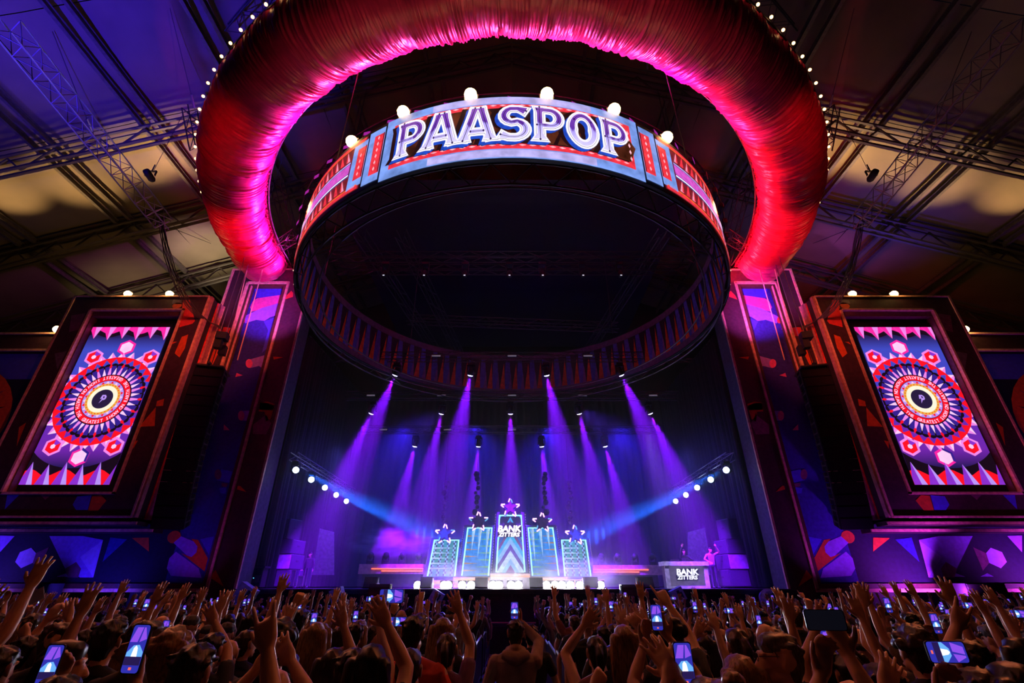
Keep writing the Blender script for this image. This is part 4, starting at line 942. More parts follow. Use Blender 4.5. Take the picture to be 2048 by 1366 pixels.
# general blue wash: spots without fixtures, added to colour the stage haze
for x in (-8, -2.7, 2.7, 8): spot((x, 33.8, 12.5), (x * 0.9, 27.5, SZ), (0.035, 0.01, 1.0), 3800, 90, 0.9, 0.3)
for s in (-1, 1):
    spot((s * 4, 24.5, 10.5), (s * 12, 30, 5), (0.10, 0.03, 1.0), 1700, 75, 0.9, 0.3); spot((s * 10.5, 27.5, 9.5), (s * 8, 26.5, SZ), (0.12, 0.10, 1.0), 700, 70, 0.9, 0.3)

# ------------------------------------------------------------------ five star panels
neon = M('star_neon', (1.0, 0.42, 1.0), emit=2.6, var=0.02); neon2 = M('edge_neon', (0.30, 0.92, 1.0), emit=1.9, var=0.05)
pf = M('panel_frame', (0.05, 0.07, 0.14), 0.5); bulbw = M('panel_bulb', (0.9, 0.75, 0.9), emit=0.55)
PD = [M('pan_cyan', (0.03, 0.42, 0.75), emit=1.09), M('pan_blue', (0.02, 0.12, 0.45), emit=1.09), M('pan_slate', (0.10, 0.09, 0.28), emit=1.01), M('pan_white', (0.55, 0.75, 0.95), emit=0.9), M('pan_ice', (0.22, 0.48, 0.85), emit=1.09),
      M('pan_plum', (0.16, 0.07, 0.20), emit=1.01), M('pan_green', (0.01, 0.26, 0.19), emit=1.16), M('pan_black', (0.01, 0.015, 0.05), emit=0.72), M('pan_orange', (0.42, 0.20, 0.04), emit=1.01), M('pan_lime', (0.16, 0.42, 0.14), emit=1.01), M('pan_sky', (0.015, 0.20, 0.62), emit=1.16)]
def star_panel(label, quad, star, Y, kind, sgn):
    tl, tr, br, bl = [at(px, py, Y) for px, py in quad]
    def mp(u, v, d):
        p = bl.lerp(br, u).lerp(tl.lerp(tr, u), v); return Vector((p.x, p.y - d, p.z))
    t = thing('star_panel', label, 'panel', ((bl + br) / 2))
    b = MB(); b.prism(rect(0, 0, 1, 1), mp, -0.5, 0.0); b.build('box', pf, t, world=True)
    for nm, r in (('frame_side', rect(0, 0, 0.07, 1)), ('frame_side', rect(0.93, 0, 1, 1)), ('frame_top', rect(0.07, 0.965, 0.93, 1))):
        b = MB(); b.prism(r, mp, 0.0, 0.14); b.build(nm, pf, t, world=True)
    for nm, r in (('edge_neon', rect(0.075, 0.03, 0.115, 0.955)), ('edge_neon', rect(0.885, 0.03, 0.925, 0.955)), ('edge_neon', rect(0.075, 0.935, 0.925, 0.955))):
        b = MB(); b.prism(r, mp, 0.02, 0.05); b.build(nm, neon2, t, world=True)
    b = MB(); q = lambda P, m, l: b.poly(P, mp, 0.012 + 0.004 * l, m)
    U0, U1 = 0.11, 0.89
    if kind == 'chevron':
        q(rect(U0, 0.02, U1, 0.94), 0, 0); v = -0.42; k = 0; cols = (5, 4, 3, 2, 4, 0, 5, 1, 2, 0, 7); hs = (0.22, 0.10, 0.13, 0.10, 0.11, 0.10, 0.08, 0.06, 0.05, 0.05, 0.30)
        for c, h in zip(cols, hs):
            f = lambda y: min(0.94, max(0.02, y))
            for (ua, ub, va, vb) in ((U0, 0.5, v, v + 0.34), (0.5, U1, v + 0.34, v)):
                P = [(ua, va), (ub, vb), (ub, vb + h), (ua, va + h)]; C = []
                # clip to the field
                for lim, sg in ((0.02, -1), (0.94, 1)):
                    Q = []
                    for i in range(len(P)):
                        a, e = P[i - 1], P[i]; ia, ie = sg * a[1] <= sg * lim, sg * e[1] <= sg * lim
                        if ia != ie: tt = (lim - a[1]) / (e[1] - a[1]); Q.append((lerp(a[0], e[0], tt), lim))
                        if ie: Q.append(e)
                    P = Q
                    if len(P) < 3: break
                if len(P) >= 3: q(P, c, 1)
            v += h
        q([(0.2, 0.74)] + [(0.5 + 0.3 * math.cos(a), 0.74 + 0.09 * math.sin(a)) for a in [PI - PI * i / 10 for i in range(11)]] + [(0.8, 0.74)], 7, 3)
    elif kind == 'spike':
        q(rect(U0, 0.02, U1, 0.94), 10, 0); rr = random.Random(4)
        for i in range(13):
            v = 0.06 + i * 0.066; a = 0 if (i + (sgn > 0)) % 2 else 1; u0, u1 = (U0, U0 + 0.45) if a == 0 else (U1, U1 - 0.45); h = 0.016
            q([(u0, v - h), (u1, v), (u0, v + h)] if a == 0 else [(u0, v + h), (u1, v), (u0, v - h)], 8 if i % 2 else 9, 1)
        for (u, ln) in ((0.30, 0.45), (0.52, 0.58), (0.78, 0.70)) if sgn < 0 else ((0.22, 0.70), (0.48, 0.58), (0.72, 0.45)):
            q([(u - 0.06, 0.94), (u, 0.94 - ln), (u + 0.06, 0.94)], 3, 2); q([(u - 0.06, 0.94), (u, 0.94 - ln), (u, 0.94)], 4, 3)
    else:
        q(rect(U0, 0.02, U1, 0.94), 6, 0); n = 16
        for c in range(4):
            u0 = U0 + 0.015 + c * 0.205
            for i in range(n):
                for j in (0, 1):
                    v0 = 0.03 + i * 0.0565; q(rect(u0 + j * 0.045, v0, u0 + j * 0.045 + 0.045, v0 + 0.0565), 4 if (i + j) % 2 else 7, 1)
        for i in range(5): v = 0.22 + i * 0.13; q([(U0, v - 0.02), (U1 - 0.1, v), (U0, v + 0.02)], 3, 2)
    b.build('lit_field', PD, t, world=True)  # panel colours emit, so the whole field glows by itself
    # bulbs down the outer edge
    bl_ = MB(); bl_.sphere((0, 0, 0), 0.035, 6, 4); me = None; n = 22
    for sx in ((0.0, -1), (1.0, 1)) if kind == 'chevron' else (((0.0, -1),) if sgn < 0 else ((1.0, 1),)):
        for i in range(n):
            p = mp(sx[0], 0.03 + 0.94 * i / (n - 1), -0.2) + Vector((sx[1] * 0.07, 0, 0))
            if me is None: o = bl_.build('edge_bulb', bulbw, t, True); me = o.data
            else: o = put('edge_bulb', me, t)
            o.location = p - t.location
        P0, P1 = mp(sx[0], 0, -0.2), mp(sx[0], 1, -0.2); d = Vector((sx[1] * 0.03, 0, 0)); b = MB(); b.bar(P0 + d, P1 + d, 0.06, 4); b.build('bulb_strip', black, t, world=True)
    # star
    c = at(star[0], star[1], Y - 0.35); r = star[2]
    P = [(r * (1 if i % 2 == 0 else 0.42) * math.sin(i * PI / 5), r * (1 if i % 2 == 0 else 0.42) * math.cos(i * PI / 5)) for i in range(10)]
    s_ = thing('neon_star', 'dark star with pink neon dashes on top of ' + label[6:] if label.startswith('lit ') is False else label, 'star', c)
    s_['label'] = 'dark neon star above ' + label; mpS = lambda u, v, d: Vector((c.x + u, c.y - d, c.z + v))
    b = MB(); b.prism(P, mpS, -0.08, 0.02); b.build('star_body', M('star_board', (0.04, 0.02, 0.10), 0.6), s_, world=True)
    b = MB(); b.prism([(p[0] * 0.62, p[1] * 0.62) for p in P], mpS, 0.02, 0.06); b.build('star_center', M('star_core', (0.06, 0.03, 0.14), 0.6), s_, world=True)
    for i in range(10):
        a, e = Vector(P[i]), Vector(P[(i + 1) % 10]); k0, k1 = ((0.08, 0.62) if i % 2 == 0 else (0.42, 0.92)) if i % 3 else (0.3, 0.8)
        p0, p1 = a.lerp(e, k0), a.lerp(e, k1); barobj('neon_tube', mpS(p0.x, p0.y, 0.05), mpS(p1.x, p1.y, 0.05), 0.038, neon if (i + len(label)) % 5 else M('star_neon_cyan', (0.2, 0.6, 1.0), emit=0.8), s_, 5)
    barobj('star_post', mpS(0, -r * 0.3, -0.1), tl.lerp(tr, 0.5) + Vector((0, 0.2, -0.2)), 0.03, steel, s_)
    return t
Q = lambda *p: p
star_panel('outer left checkerboard panel', Q((864.4, 1076.3), (924, 1076.3), (916, 1154.7), (848.3, 1154.7)), (890, 1068, 0.60), 28.7, 'check', -1)
star_panel('inner left spiked blue panel', Q((931, 1050.6), (990, 1050.6), (983, 1154.5), (917, 1154.5)), (957, 1043, 0.60), 28.4, 'spike', -1)
star_panel('central chevron panel with lit lettering', Q((994.4, 1024.8), (1047, 1024.8), (1056.5, 1148), (985.5, 1148)), (1020.5, 1016, 0.58), 28.0, 'chevron', 1)
star_panel('inner right spiked blue panel', Q((1050, 1050.6), (1110.5, 1050.6), (1124, 1154.5), (1059, 1154.5)), (1084.5, 1045, 0.60), 28.4, 'spike', 1)
star_panel('outer right checkerboard panel', Q((1117, 1076.3), (1176, 1076.3), (1188, 1154.7), (1124, 1154.7)), (1150, 1070, 0.60), 28.7, 'check', 1)
lg = thing('lit_letters', 'bright white lit letters BANK ZITTERS on the central star panel', 'lettering', at(1018, 1068, 27.8))
b = MB(); c = at(1018, 1062, 27.88); b.box(c + Vector((0, 0.06, -0.0)), (1.42, 0.05, 0.62)); b.build('backing', black, lg, world=True)
wl = M('letter_white', (1.0, 0.92, 1.0), emit=2.2, var=0.02)
text_mesh('BANK', 'bank_lettering', wl, lg, Vector((c.x, c.y - 0.02, c.z - 0.03)), 0.44, 0.03, 0.016, 0.12, 1.08); text_mesh('ZITTERS', 'zitters_lettering', wl, lg, Vector((c.x, c.y - 0.02, c.z - 0.28)), 0.28, 0.03, 0.010, 0.12, 1.12)
for k, px in enumerate((885, 952, 1090, 1142)):                    # dark floral hoists above the stars
    p = at(px, 1035 if k in (1, 2) else 1055, 28.6); t = thing('drape_chain', 'dark knotted chain hanging over the %s star' % ('outer left', 'inner left', 'inner right', 'outer right')[k], 'chain', p)
    b = MB(); rr = random.Random(k)
    for i in range(9): b.sphere(p + Vector((rr.uniform(-0.1, 0.1), 0, 0.3 + i * 0.27)), rr.uniform(0.1, 0.2), 6, 4)
    tag(b.build('links', black, t, world=True), kind='stuff'); barobj('cord', p, Vector((p.x, p.y, 10.4)), 0.015, black, t, 4)

# ------------------------------------------------------------------ podiums with strip lights and blinders
podm = M('podium_white', (0.75, 0.72, 0.78), 0.6); strip_ = M('orange_strip', (1.0, 0.25, 0.10), emit=1.5, var=0.03)
blind = M('blinder_lens', (1.0, 0.95, 1.0), emit=30, var=0.02)
def podium(label, x0, x1, ytop, Y, nl):
    a, c = at(x0, ytop, Y), at(x1, ytop, Y); h = a.z - SZ
    t = thing('podium', label, 'podium', ((a.x + c.x) / 2, Y, SZ)); b = MB(); b.box(((a.x + c.x) / 2, Y + 0.6, SZ + h / 2), (c.x - a.x, 1.2, h)); b.build('box', podm, t, world=True)
    b = MB(); b.box(((a.x + c.x) / 2, Y - 0.015, a.z - 0.12), (c.x - a.x, 0.03, 0.10)); b.build('led_strip', strip_, t, world=True)
    b = MB(); b.box(((a.x + c.x) / 2, Y - 0.02, a.z - 0.03), (c.x - a.x + 0.04, 0.06, 0.05)); b.build('top_edge', M('podium_edge', (0.6, 0.35, 0.3), 0.5), t, world=True)
podium('central white podium under the chevron panel', 981, 1059.5, 1147, 26.4, 2)
podium('inner left white podium under spiked panel', 907, 979, 1154, 26.7, 2); podium('inner right white podium under spiked panel', 1061, 1134, 1154, 26.7, 2)
podium('outer left white podium at the panel end', 868, 906, 1160, 26.9, 1); podium('outer right white podium at the panel end', 1135, 1208, 1159, 26.9, 1)
b0 = None
bl_px = ((835, 'far left'), (888, 'second from left'), (896, 'third from left'), (924, 'fourth from left'), (942, 'fifth from left'), (986, 'left of the central podium'), (998, 'central left'), (1022, 'central right'), (1037, 'right of the central podium'), (1093, 'first right'), (1110, 'second right'), (1124, 'third right'), (1141, 'fourth right'), (1160, 'second from far right'), (1201, 'far right'))
for px, wn in bl_px:
    p = at(px, 1171, 25.5)
    if b0 is None:
        t = thing('blinder', 'blazing white blinder on the stage front, ' + wn, 'light', p)
        b = MB(); b.box((0, 0.1, 0.02), (0.4, 0.16, 0.4)); b.build('housing', black, t); b = MB(); b.lathe((0, 0.02, 0), [(0.19, 0), (0.14, 0.04), (0.04, 0.06)], (0, -1, 0), 12); b.build('lens', blind, t, True)
        b = MB(); b.box((0, 0.1, -0.19), (0.36, 0.2, 0.04)); b.build('foot', black, t); b0 = t
    else: dup(b0, None, p, 0, 'blazing white blinder on the stage front, ' + wn)
for px in (850, 892, 935, 992, 1032, 1100, 1135, 1165, 1201):
    p = at(px, 1171, 25.3); spot(p + Vector((0, -0.15, 0.05)), (p.x * 0.95, 2, 1.75), (0.92, 0.85, 1.0), 900, 75, 0.9, 0.1)
    point(p + Vector((0, -0.3, 0.08)), (0.92, 0.88, 1.0), 26, 0.15); point(p + Vector((0, 0.35, 0.55)), (0.85, 0.8, 1.0), 14, 0.1)  # points added for glow in the haze and fill behind the blinders
for s in (-1, 1): spot((s * 6, 26.5, 9.5), (s * 11.4, 31, 4.5), (0.25, 0.08, 1.0), 900, 40, 0.8, 0.2)
# monitor wedges and dark boxes on the stage front
def wedge(label, x0, x1, y0, y1, Y, flip=1, name='stage_monitor'):
    a, c = at(x0, y1, Y), at(x1, y0, Y); w_, h = c.x - a.x, c.z - a.z; t = thing(name, label, 'speaker', ((a.x + c.x) / 2, Y, a.z))
    b = MB(); P = [(-0.35, 0), (0.35, 0), (0.25, h), (-0.12, h)]; b.prism(P, lambda u, v, d: Vector((d, u, v)), -w_ / 2, w_ / 2); b.build('cabinet', cabm, t)
    b = MB(); b.prism([(-0.37, 0.04), (-0.34, 0.04), (-0.12, h - 0.02), (-0.15, h - 0.02)], lambda u, v, d: Vector((d, u, v)), -w_ * 0.46, w_ * 0.46); b.build('grille', grille, t)
    b = MB(); b.prism([(-0.2, 0.02), (0.15, 0.02), (-0.02, h * 0.92)], lambda u, v, d: Vector((d, u, v)), flip * w_ / 2, flip * (w_ / 2 + 0.03)); b.prism([(-0.3, h * 0.35), (0.2, h * 0.35), (0.2, h * 0.45), (-0.3, h * 0.45)], lambda u, v, d: Vector((d, u, v)), flip * w_ / 2, flip * (w_ / 2 + 0.04)); b.build('side_handle', M('pale_handle', (0.6, 0.58, 0.62), 0.5), t)
wedge('large dark wedge monitor at left stage front', 729, 757, 1154, 1177, 24.2); wedge('flat dark speaker box before left wedge', 738, 782, 1168, 1194, 22.8, name='front_fill'); wedge('dark wedge monitor beside far left blinder', 841, 866, 1154, 1177, 25.0)
wedge('dark wedge monitor left of the central podium', 950, 976, 1155, 1178, 24.8); wedge('dark wedge monitor right of the central podium', 1059, 1084.5, 1155, 1178, 24.8); wedge('dark wedge monitor beside far right blinder', 1167, 1194, 1154, 1176, 25.0, -1)
wedge('large dark wedge monitor at right stage front', 1275, 1303, 1154, 1177, 24.2, -1); wedge('flat dark speaker box before right wedge', 1243, 1288, 1169, 1194, 22.8, -1, 'front_fill')
for k, (px, py) in enumerate(((675, 1190), (873, 1195), (1355, 1190), (490, 1190), (1545, 1198))):
    p = at(px, py, 22.4); t = thing('stage_fixture', ('tilted violet lit box lamp by left stage front', 'small violet lit box lamp below far left blinder', 'tilted violet lit box lamp under the booth', 'tilted blue box lamp beside the left pylon foot', 'round blue lamp beside the right pylon foot')[k], 'light', p, 0)
    rt_ = Matrix.Rotation(0.5 if k % 2 else -0.4, 3, 'Y'); b = MB(); sz = 0.75 if k > 2 else 0.5
    if k == 4: b.lathe((0, 0.1, 0), [(0.3, 0), (0.42, -0.1), (0.40, -0.3)], (0, -1, 0.2), 16)
    else: b.box((0, 0, 0), (sz, 0.4, sz), 0, rt_)
    b.build('body', M('lamp_casing', (0.35, 0.33, 0.5), 0.5), t); b = MB(); b.box((0, -0.22, 0.05), (sz * 0.2, 0.06, sz * 0.5), 0, rt_); b.box((sz * 0.25, -0.22, 0), (sz * 0.15, 0.06, sz * 0.5), 0, rt_); b.build('louvre', black, t); b = MB(); b.bar((0, 0.1, -sz * 0.5), (0, 0.1, -p.z - 0.45), 0.04); b.build('stand', black, t)
    spot(p + Vector((0, -1.4, 0.4)), p, (0.16, 0.10, 1.0), 5, 70, 0.8, 0.1)

# ------------------------------------------------------------------ red striped risers with heads on top
hot_red = M('red_strip_light', (1.0, 0.12, 0.05), emit=2.6, var=0.02)
for s, sd, x0, x1, y0, y1 in ((-1, 'left', 716, 847, 1128, 1148), (1, 'right', 1187, 1323, 1130, 1150)):
    Y = 28.2; a, c = at(x0, y1, Y), at(x1, y0, Y); t = thing('striped_riser', 'long grey riser with two red light strips on the %s' % sd, 'riser', ((a.x + c.x) / 2, Y, SZ))
    b = MB(); b.box(((a.x + c.x) / 2, Y + 0.6, (a.z + c.z) / 2), (c.x - a.x, 1.2, c.z - a.z)); b.build('top_box', M('riser_grey', (0.45, 0.30, 0.34), 0.6), t, world=True)
    b = MB(); b.box(((a.x + c.x) / 2, Y + 0.7, (a.z + SZ) / 2), ((c.x - a.x) * 0.9, 0.8, a.z - SZ)); b.build('base', M('riser_base', (0.06, 0.05, 0.08), 0.7), t, world=True)
    L = c.x - a.x; u0, u1, u2 = (0.20, 0.36, 1.0) if s < 0 else (0.0, 0.0, 1.0); e0, e1 = (1.0, 1.0) if s < 0 else (0.80, 0.66)
    for f, g, zz in ((u0, e0, 0.52), (u1, e1, 0.30)):
        b = MB(); b.box((a.x + L * (f + g) / 2, Y - 0.02, lerp(a.z, c.z, zz)), (L * (g - f), 0.05, 0.05)); b.build('light_strip', hot_red, t, world=True)
    for i in range(4):
        p = Vector((lerp(a.x, c.x, (0.14, 0.38, 0.64, 0.9)[i]), Y + 0.3, c.z)); f = thing('floor_head', 'small unlit moving head, %s on the %s striped riser' % (('first', 'second', 'third', 'fourth')[i], sd), 'spotlight', p)
        b = MB(); b.box((0, 0, 0.08), (0.34, 0.34, 0.16)); b.build('base', black, f); b = MB(); b.box((-0.17, 0, 0.28), (0.04, 0.12, 0.3)); b.box((0.17, 0, 0.28), (0.04, 0.12, 0.3)); b.build('yoke', black, f); b = MB(); b.lathe((0, 0, 0.4), [(0.1, -0.18), (0.15, 0), (0.15, 0.15)], (0.2, -0.6, 0.5), 10); b.build('head', black, f, True)
# ------------------------------------------------------------------ DJ booth
Y = 25.6; tl, tr = at(1327.5, 1123, Y), at(1412.5, 1123, Y); bl, br = at(1334, 1173, Y), at(1420, 1173, Y); bl.z = br.z = SZ
dj = thing('dj_booth', 'white framed DJ booth with BANK ZITTERS screen on stage right', 'booth', ((bl.x + br.x) / 2, Y, SZ)); mp = lambda u, v, d: (lambda p: Vector((p.x, p.y - d, p.z)))(bl.lerp(br, u).lerp(tl.lerp(tr, u), v))
wf = M('booth_white', (0.80, 0.78, 0.85), 0.5)
b = MB(); b.prism(rect(0.03, 0.02, 0.97, 0.86), mp, -0.7, -0.03); b.build('body', M('booth_body', (0.2, 0.19, 0.24), 0.6), dj, world=True)
for nm, r in (('frame_side', rect(0.0, 0.1, 0.09, 0.84)), ('frame_side', rect(0.91, 0.1, 1, 0.84)), ('frame_bottom', rect(0.0, 0.0, 1, 0.1))):
    b = MB(); b.prism(r, mp, -0.05, 0.06); b.build(nm, wf, dj, world=True)
b = MB(); b.prism(rect(-0.03, 0.84, 1.03, 1.0), mp, -0.75, 0.12); b.build('worktop', wf, dj, world=True)
b = MB(); b.prism(rect(0.1, 0.11, 0.9, 0.83), mp, -0.03, 0.0); b.build('screen', M('booth_screen', (0.20, 0.16, 0.36), emit=0.5), dj, world=True)
sp = [(0.25, 0.28), (0.74, 0.30), (0.77, 0.45), (0.79, 0.74), (0.72, 0.76), (0.26, 0.70), (0.24, 0.5)]
b = MB(); b.prism(sp, mp, 0.0, 0.01); b.build('splash_print', M('booth_navy', (0.03, 0.03, 0.10), emit=0.5), dj, world=True)
c = mp(0.5, 0.48, 0.03); wt = M('booth_letters', (0.85, 0.85, 1.0), emit=1.3, var=0.02)
text_mesh('BANK', 'bank_lettering', wt, dj, Vector((c.x + 0.02, c.y, c.z + 0.03)), 0.36, 0.005, 0.016, 0.1, 1.12); text_mesh('ZITTERS', 'zitters_lettering', wt, dj, Vector((c.x, c.y, c.z - 0.17)), 0.235, 0.005, 0.011, 0.1, 1.12)
spot(mp(0.5, 0.5, 0) + Vector((-2, -3.2, 6.5)), mp(0.5, 0.6, 0), (0.5, 0.42, 1.0), 2600, 30, 0.8, 0.2)  # lavender front spot added to brighten booth and DJ
for k, u in enumerate((0.3, 0.62)):
    p = mp(u, 1.0, -0.3); t = thing('cd_deck', '%s black deck on the white booth top' % ('left', 'right')[k], 'player', p); b = MB(); b.box((0, 0, 0.05), (0.34, 0.4, 0.1)); b.build('case', black, t); b = MB(); b.lathe((0, -0.03, 0.1), [(0.12, 0), (0.12, 0.015), (0.03, 0.016)], (0, 0, 1), 14); b.build('jog_wheel', steel, t)
# ------------------------------------------------------------------ speaker stacks, cases
def spk(label, x0, x1, y0, y1, Y, dp=0.9, rz=0.0, name='side_fill_speaker', face=None):
    a, c = at(x0, y1, Y), at(x1, y0, Y); w_, h = c.x - a.x, c.z - a.z; t = thing(name, label, 'speaker', ((a.x + c.x) / 2, Y + dp / 2, a.z), rz)
    b = MB(); b.box((0, 0, h / 2), (w_, dp, h - 0.02)); o = b.build('cabinet', M('cab_grey', (0.03, 0.03, 0.04), 0.5), t); mo = o.modifiers.new('b', 'BEVEL'); mo.width = 0.02; mo.segments = 1
    b = MB(); b.box((0, -dp / 2 - 0.01, h / 2), (w_ * 0.92, 0.02, h * 0.92)); b.build('grille', face or M('fill_grille', (0.08, 0.08, 0.12), 0.5, 0.3, scale=50, bump=0.3), t)
    for sx in (-1, 1): b = MB(); b.box((sx * (w_ / 2 + 0.004), 0, h * 0.55), (0.012, 0.22, 0.08)); b.build('handle', black, t)
pale = M('fill_panel', (0.42, 0.40, 0.52), 0.6)
for s, sd in ((-1, 'left'), (1, 'right')):
    m = lambda x0, x1: (x0, x1) if s < 0 else (2044 - x1, 2044 - x0); rz = s * 0.12
    spk('lowest dark speaker of the %s side stack' % sd, *m(549, 586), 1139, 1173, 26.6, 1.3, rz); spk('pale middle speaker of the %s side stack' % sd, *m(552, 588), 1108, 1138.5, 26.6, 1.3, rz, face=pale); spk('third speaker up in the %s side stack' % sd, *m(556, 591), 1078.5, 1107.5, 26.6, 1.3, rz)
    spk('top speaker box crowning the %s side stack' % sd, *m(563, 588), 1037, 1078, 26.7, 1.0, s * 0.25)
for k, (px, w_, h) in enumerate(((586, 15, 34), (601, 16, 22), (612, 12, 38))):
    a, c = at(px - w_ / 2, 1174, 26.2), at(px + w_ / 2, 1174 - h, 26.2); t = thing('flight_case', ('metal edged rolling case beside left stack', 'low rolling case with silver edges', 'tall narrow case right of the low case')[k], 'case', ((a.x + c.x) / 2, 26.4, SZ)); w2, hh = c.x - a.x, c.z - SZ
    b = MB(); b.box((0, 0, hh / 2 + 0.06), (w2 * 0.95, 0.5, hh - 0.12)); b.build('body', M('case_black', (0.03, 0.03, 0.05), 0.5), t)
    for sx in (-1, 1):
        for sy in (-1, 1): b = MB(); b.box((sx * w2 * 0.47, sy * 0.25, hh / 2 + 0.06), (0.03, 0.03, hh - 0.1)); b.build('edge_rail', alu, t)
        b = MB(); b.lathe((sx * w2 * 0.35, -0.2, 0.06), [(0.055, -0.02), (0.055, 0.02)], (1, 0, 0), 10); b.build('castor', rub, t)
    b = MB(); b.box((0, -0.25, hh), (w2, 0.03, 0.03)); b.build('edge_rail', alu, t)
t = thing('side_desk', 'small monitor desk with tiny lit meters beside the left pylon', 'desk', at(500, 1174, 25.2)); b = MB(); b.box((0, 0, 0.85), (1.3, 0.6, 0.08)); b.build('desktop', black, t)
for sx in (-1, 1): b = MB(); b.box((sx * 0.55, 0, 0.41), (0.06, 0.5, 0.82)); b.build('leg', black, t)
b = MB(); b.box((0, 0, 0.35), (0.9, 0.5, 0.3)); b.build('rack_unit', black, t); b = MB()
for i in range(6): b.box((-0.3 + i * 0.1, -0.26, 0.38), (0.04, 0.01, 0.03), i % 3)
b.build('meter_lights', [M('led_amber', (1, 0.5, 0.05), emit=2), M('led_meter_red', (1, 0.05, 0.02), emit=2), M('led_cyan', (0.1, 0.6, 1), emit=2)], t)
# pit barrier with rails, and dark ground stacks outside the pylons
bar_m = M('barrier_metal', (0.30, 0.28, 0.34), 0.35, 0.8)
for i in range(14):
    x = -14 + i * 2.02; t = thing('pit_barrier', 'metal pit barrier section before the stage, number %s from the left' % ('one', 'two', 'three', 'four', 'five', 'six', 'seven', 'eight', 'nine', 'ten', 'eleven', 'twelve', 'thirteen', 'fourteen')[i], 'barrier', (x + 1, 21.3, -0.45)); ZB = -0.45
    barobj('top_rail', (x, 21.3, 1.22 + ZB), (x + 2, 21.3, 1.22 + ZB), 0.035, bar_m, t); barobj('lower_rail', (x, 21.3, 0.12 + ZB), (x + 2, 21.3, 0.12 + ZB), 0.03, bar_m, t)
    for k in (0, 1, 2): barobj('upright', (x + k * 0.97 + 0.03, 21.3, ZB), (x + k * 0.97 + 0.03, 21.3, 1.22 + ZB), 0.025, bar_m, t)
    b = MB(); b.box((x + 1, 21.32, 0.65 + ZB), (1.9, 0.015, 0.9)); b.build('front_sheet', M('barrier_sheet', (0.04, 0.04, 0.05), 0.5, 0.5), t, world=True)
for x in (-9, 0, 9): spot((x, 22.6, 2.4), (x, 21.2, 0.8), (0.28, 0.06, 1.0), 90, 150, 0.9, 0.1)
for k, (px0, px1) in enumerate(((62, 104), (1946, 2006))):
    a, c = at(px0, 1215, 21.8), at(px1, 1166, 21.8); t = thing('ground_speaker', 'dark ground speaker stack at the foot of %s wing' % ('left', 'right')[k], 'speaker', ((a.x + c.x) / 2, 21.8, 0)); w_ = c.x - a.x
    t.location.z = -0.45
    for i in range(4):
        h = (c.z + 0.45) / 4; b = MB(); b.box((0, 0.3, h * (i + 0.5)), (w_, 0.7, h - 0.03)); cc = b.build('cabinet', cabm, t); b = MB(); b.box((0, -0.06, h * (i + 0.5)), (w_ * 0.92, 0.02, h * 0.86)); b.build('grille', grille, cc)
# ------------------------------------------------------------------ people
import numpy as np
skinm = M('skin', (0.62, 0.33, 0.20), 0.5, var=0.12, scale=9); shirtm = M('shirt_cloth', (0, 0, 0), 0.8, var=0.2, scale=14, bump=0.15, objcol=True); trou = M('trousers', (0.03, 0.03, 0.045), 0.8)
hairM = {k: M('hair_' + k, c, 0.38, var=0.6, scale=70, bump=0.7, stretch=True) for k, c in dict(dark=(0.012, 0.007, 0.005), brown=(0.035, 0.017, 0.010), blond=(0.24, 0.125, 0.05), grey=(0.085, 0.065, 0.055)).items()}
DIRS = [Vector((math.cos(2 * PI * i / 8 + (0.4 if k % 2 else 0)) * math.cos(e), math.sin(2 * PI * i / 8 + (0.4 if k % 2 else 0)) * math.cos(e), math.sin(e))) for k, e in enumerate((-0.95, -0.32, 0.32, 0.95)) for i in range(8)] + [Vector((0, 0, 1)), Vector((0, 0, -1))]
def hull(bm, balls):
    vs = []
    for c, r in balls:
        rr = r if hasattr(r, '__len__') else (r, r, r)
        for d in DIRS: vs.append(bm.verts.new(Vector(c) + Vector((d.x * rr[0], d.y * rr[1], d.z * rr[2]))))
    res = bmesh.ops.convex_hull(bm, input=vs)
    junk = [v for v in vs if v.is_valid and not v.link_faces]
    if junk: bmesh.ops.delete(bm, geom=junk, context='VERTS')
TS = bpy.data.scenes.new('workshop')
def baked(me, mods):
    """mesh with the given modifiers applied, worked out in a scratch scene that is removed again"""
    o = bpy.data.objects.new('tmp', me); TS.collection.objects.link(o)
    for ty, kw in mods:
        m = o.modifiers.new('m', ty)
        for k, v in kw.items(): setattr(m, k, v)
    with bpy.context.temp_override(scene=TS, view_layer=TS.view_layers[0]): dg = bpy.context.evaluated_depsgraph_get()
    out = bpy.data.meshes.new_from_object(o.evaluated_get(dg)); bpy.data.objects.remove(o); bpy.data.meshes.remove(me)
    return out
def remesh(bm, voxel, tris, smooth=2):
    me = bpy.data.meshes.new('tmp'); bm.to_mesh(me); bm.free()
    me = baked(me, [('REMESH', dict(mode='VOXEL', voxel_size=voxel)), ('SMOOTH', dict(iterations=smooth, factor=0.45))])
    return baked(me, [('DECIMATE', dict(ratio=min(1, tris / max(2 * len(me.polygons), 1))))])
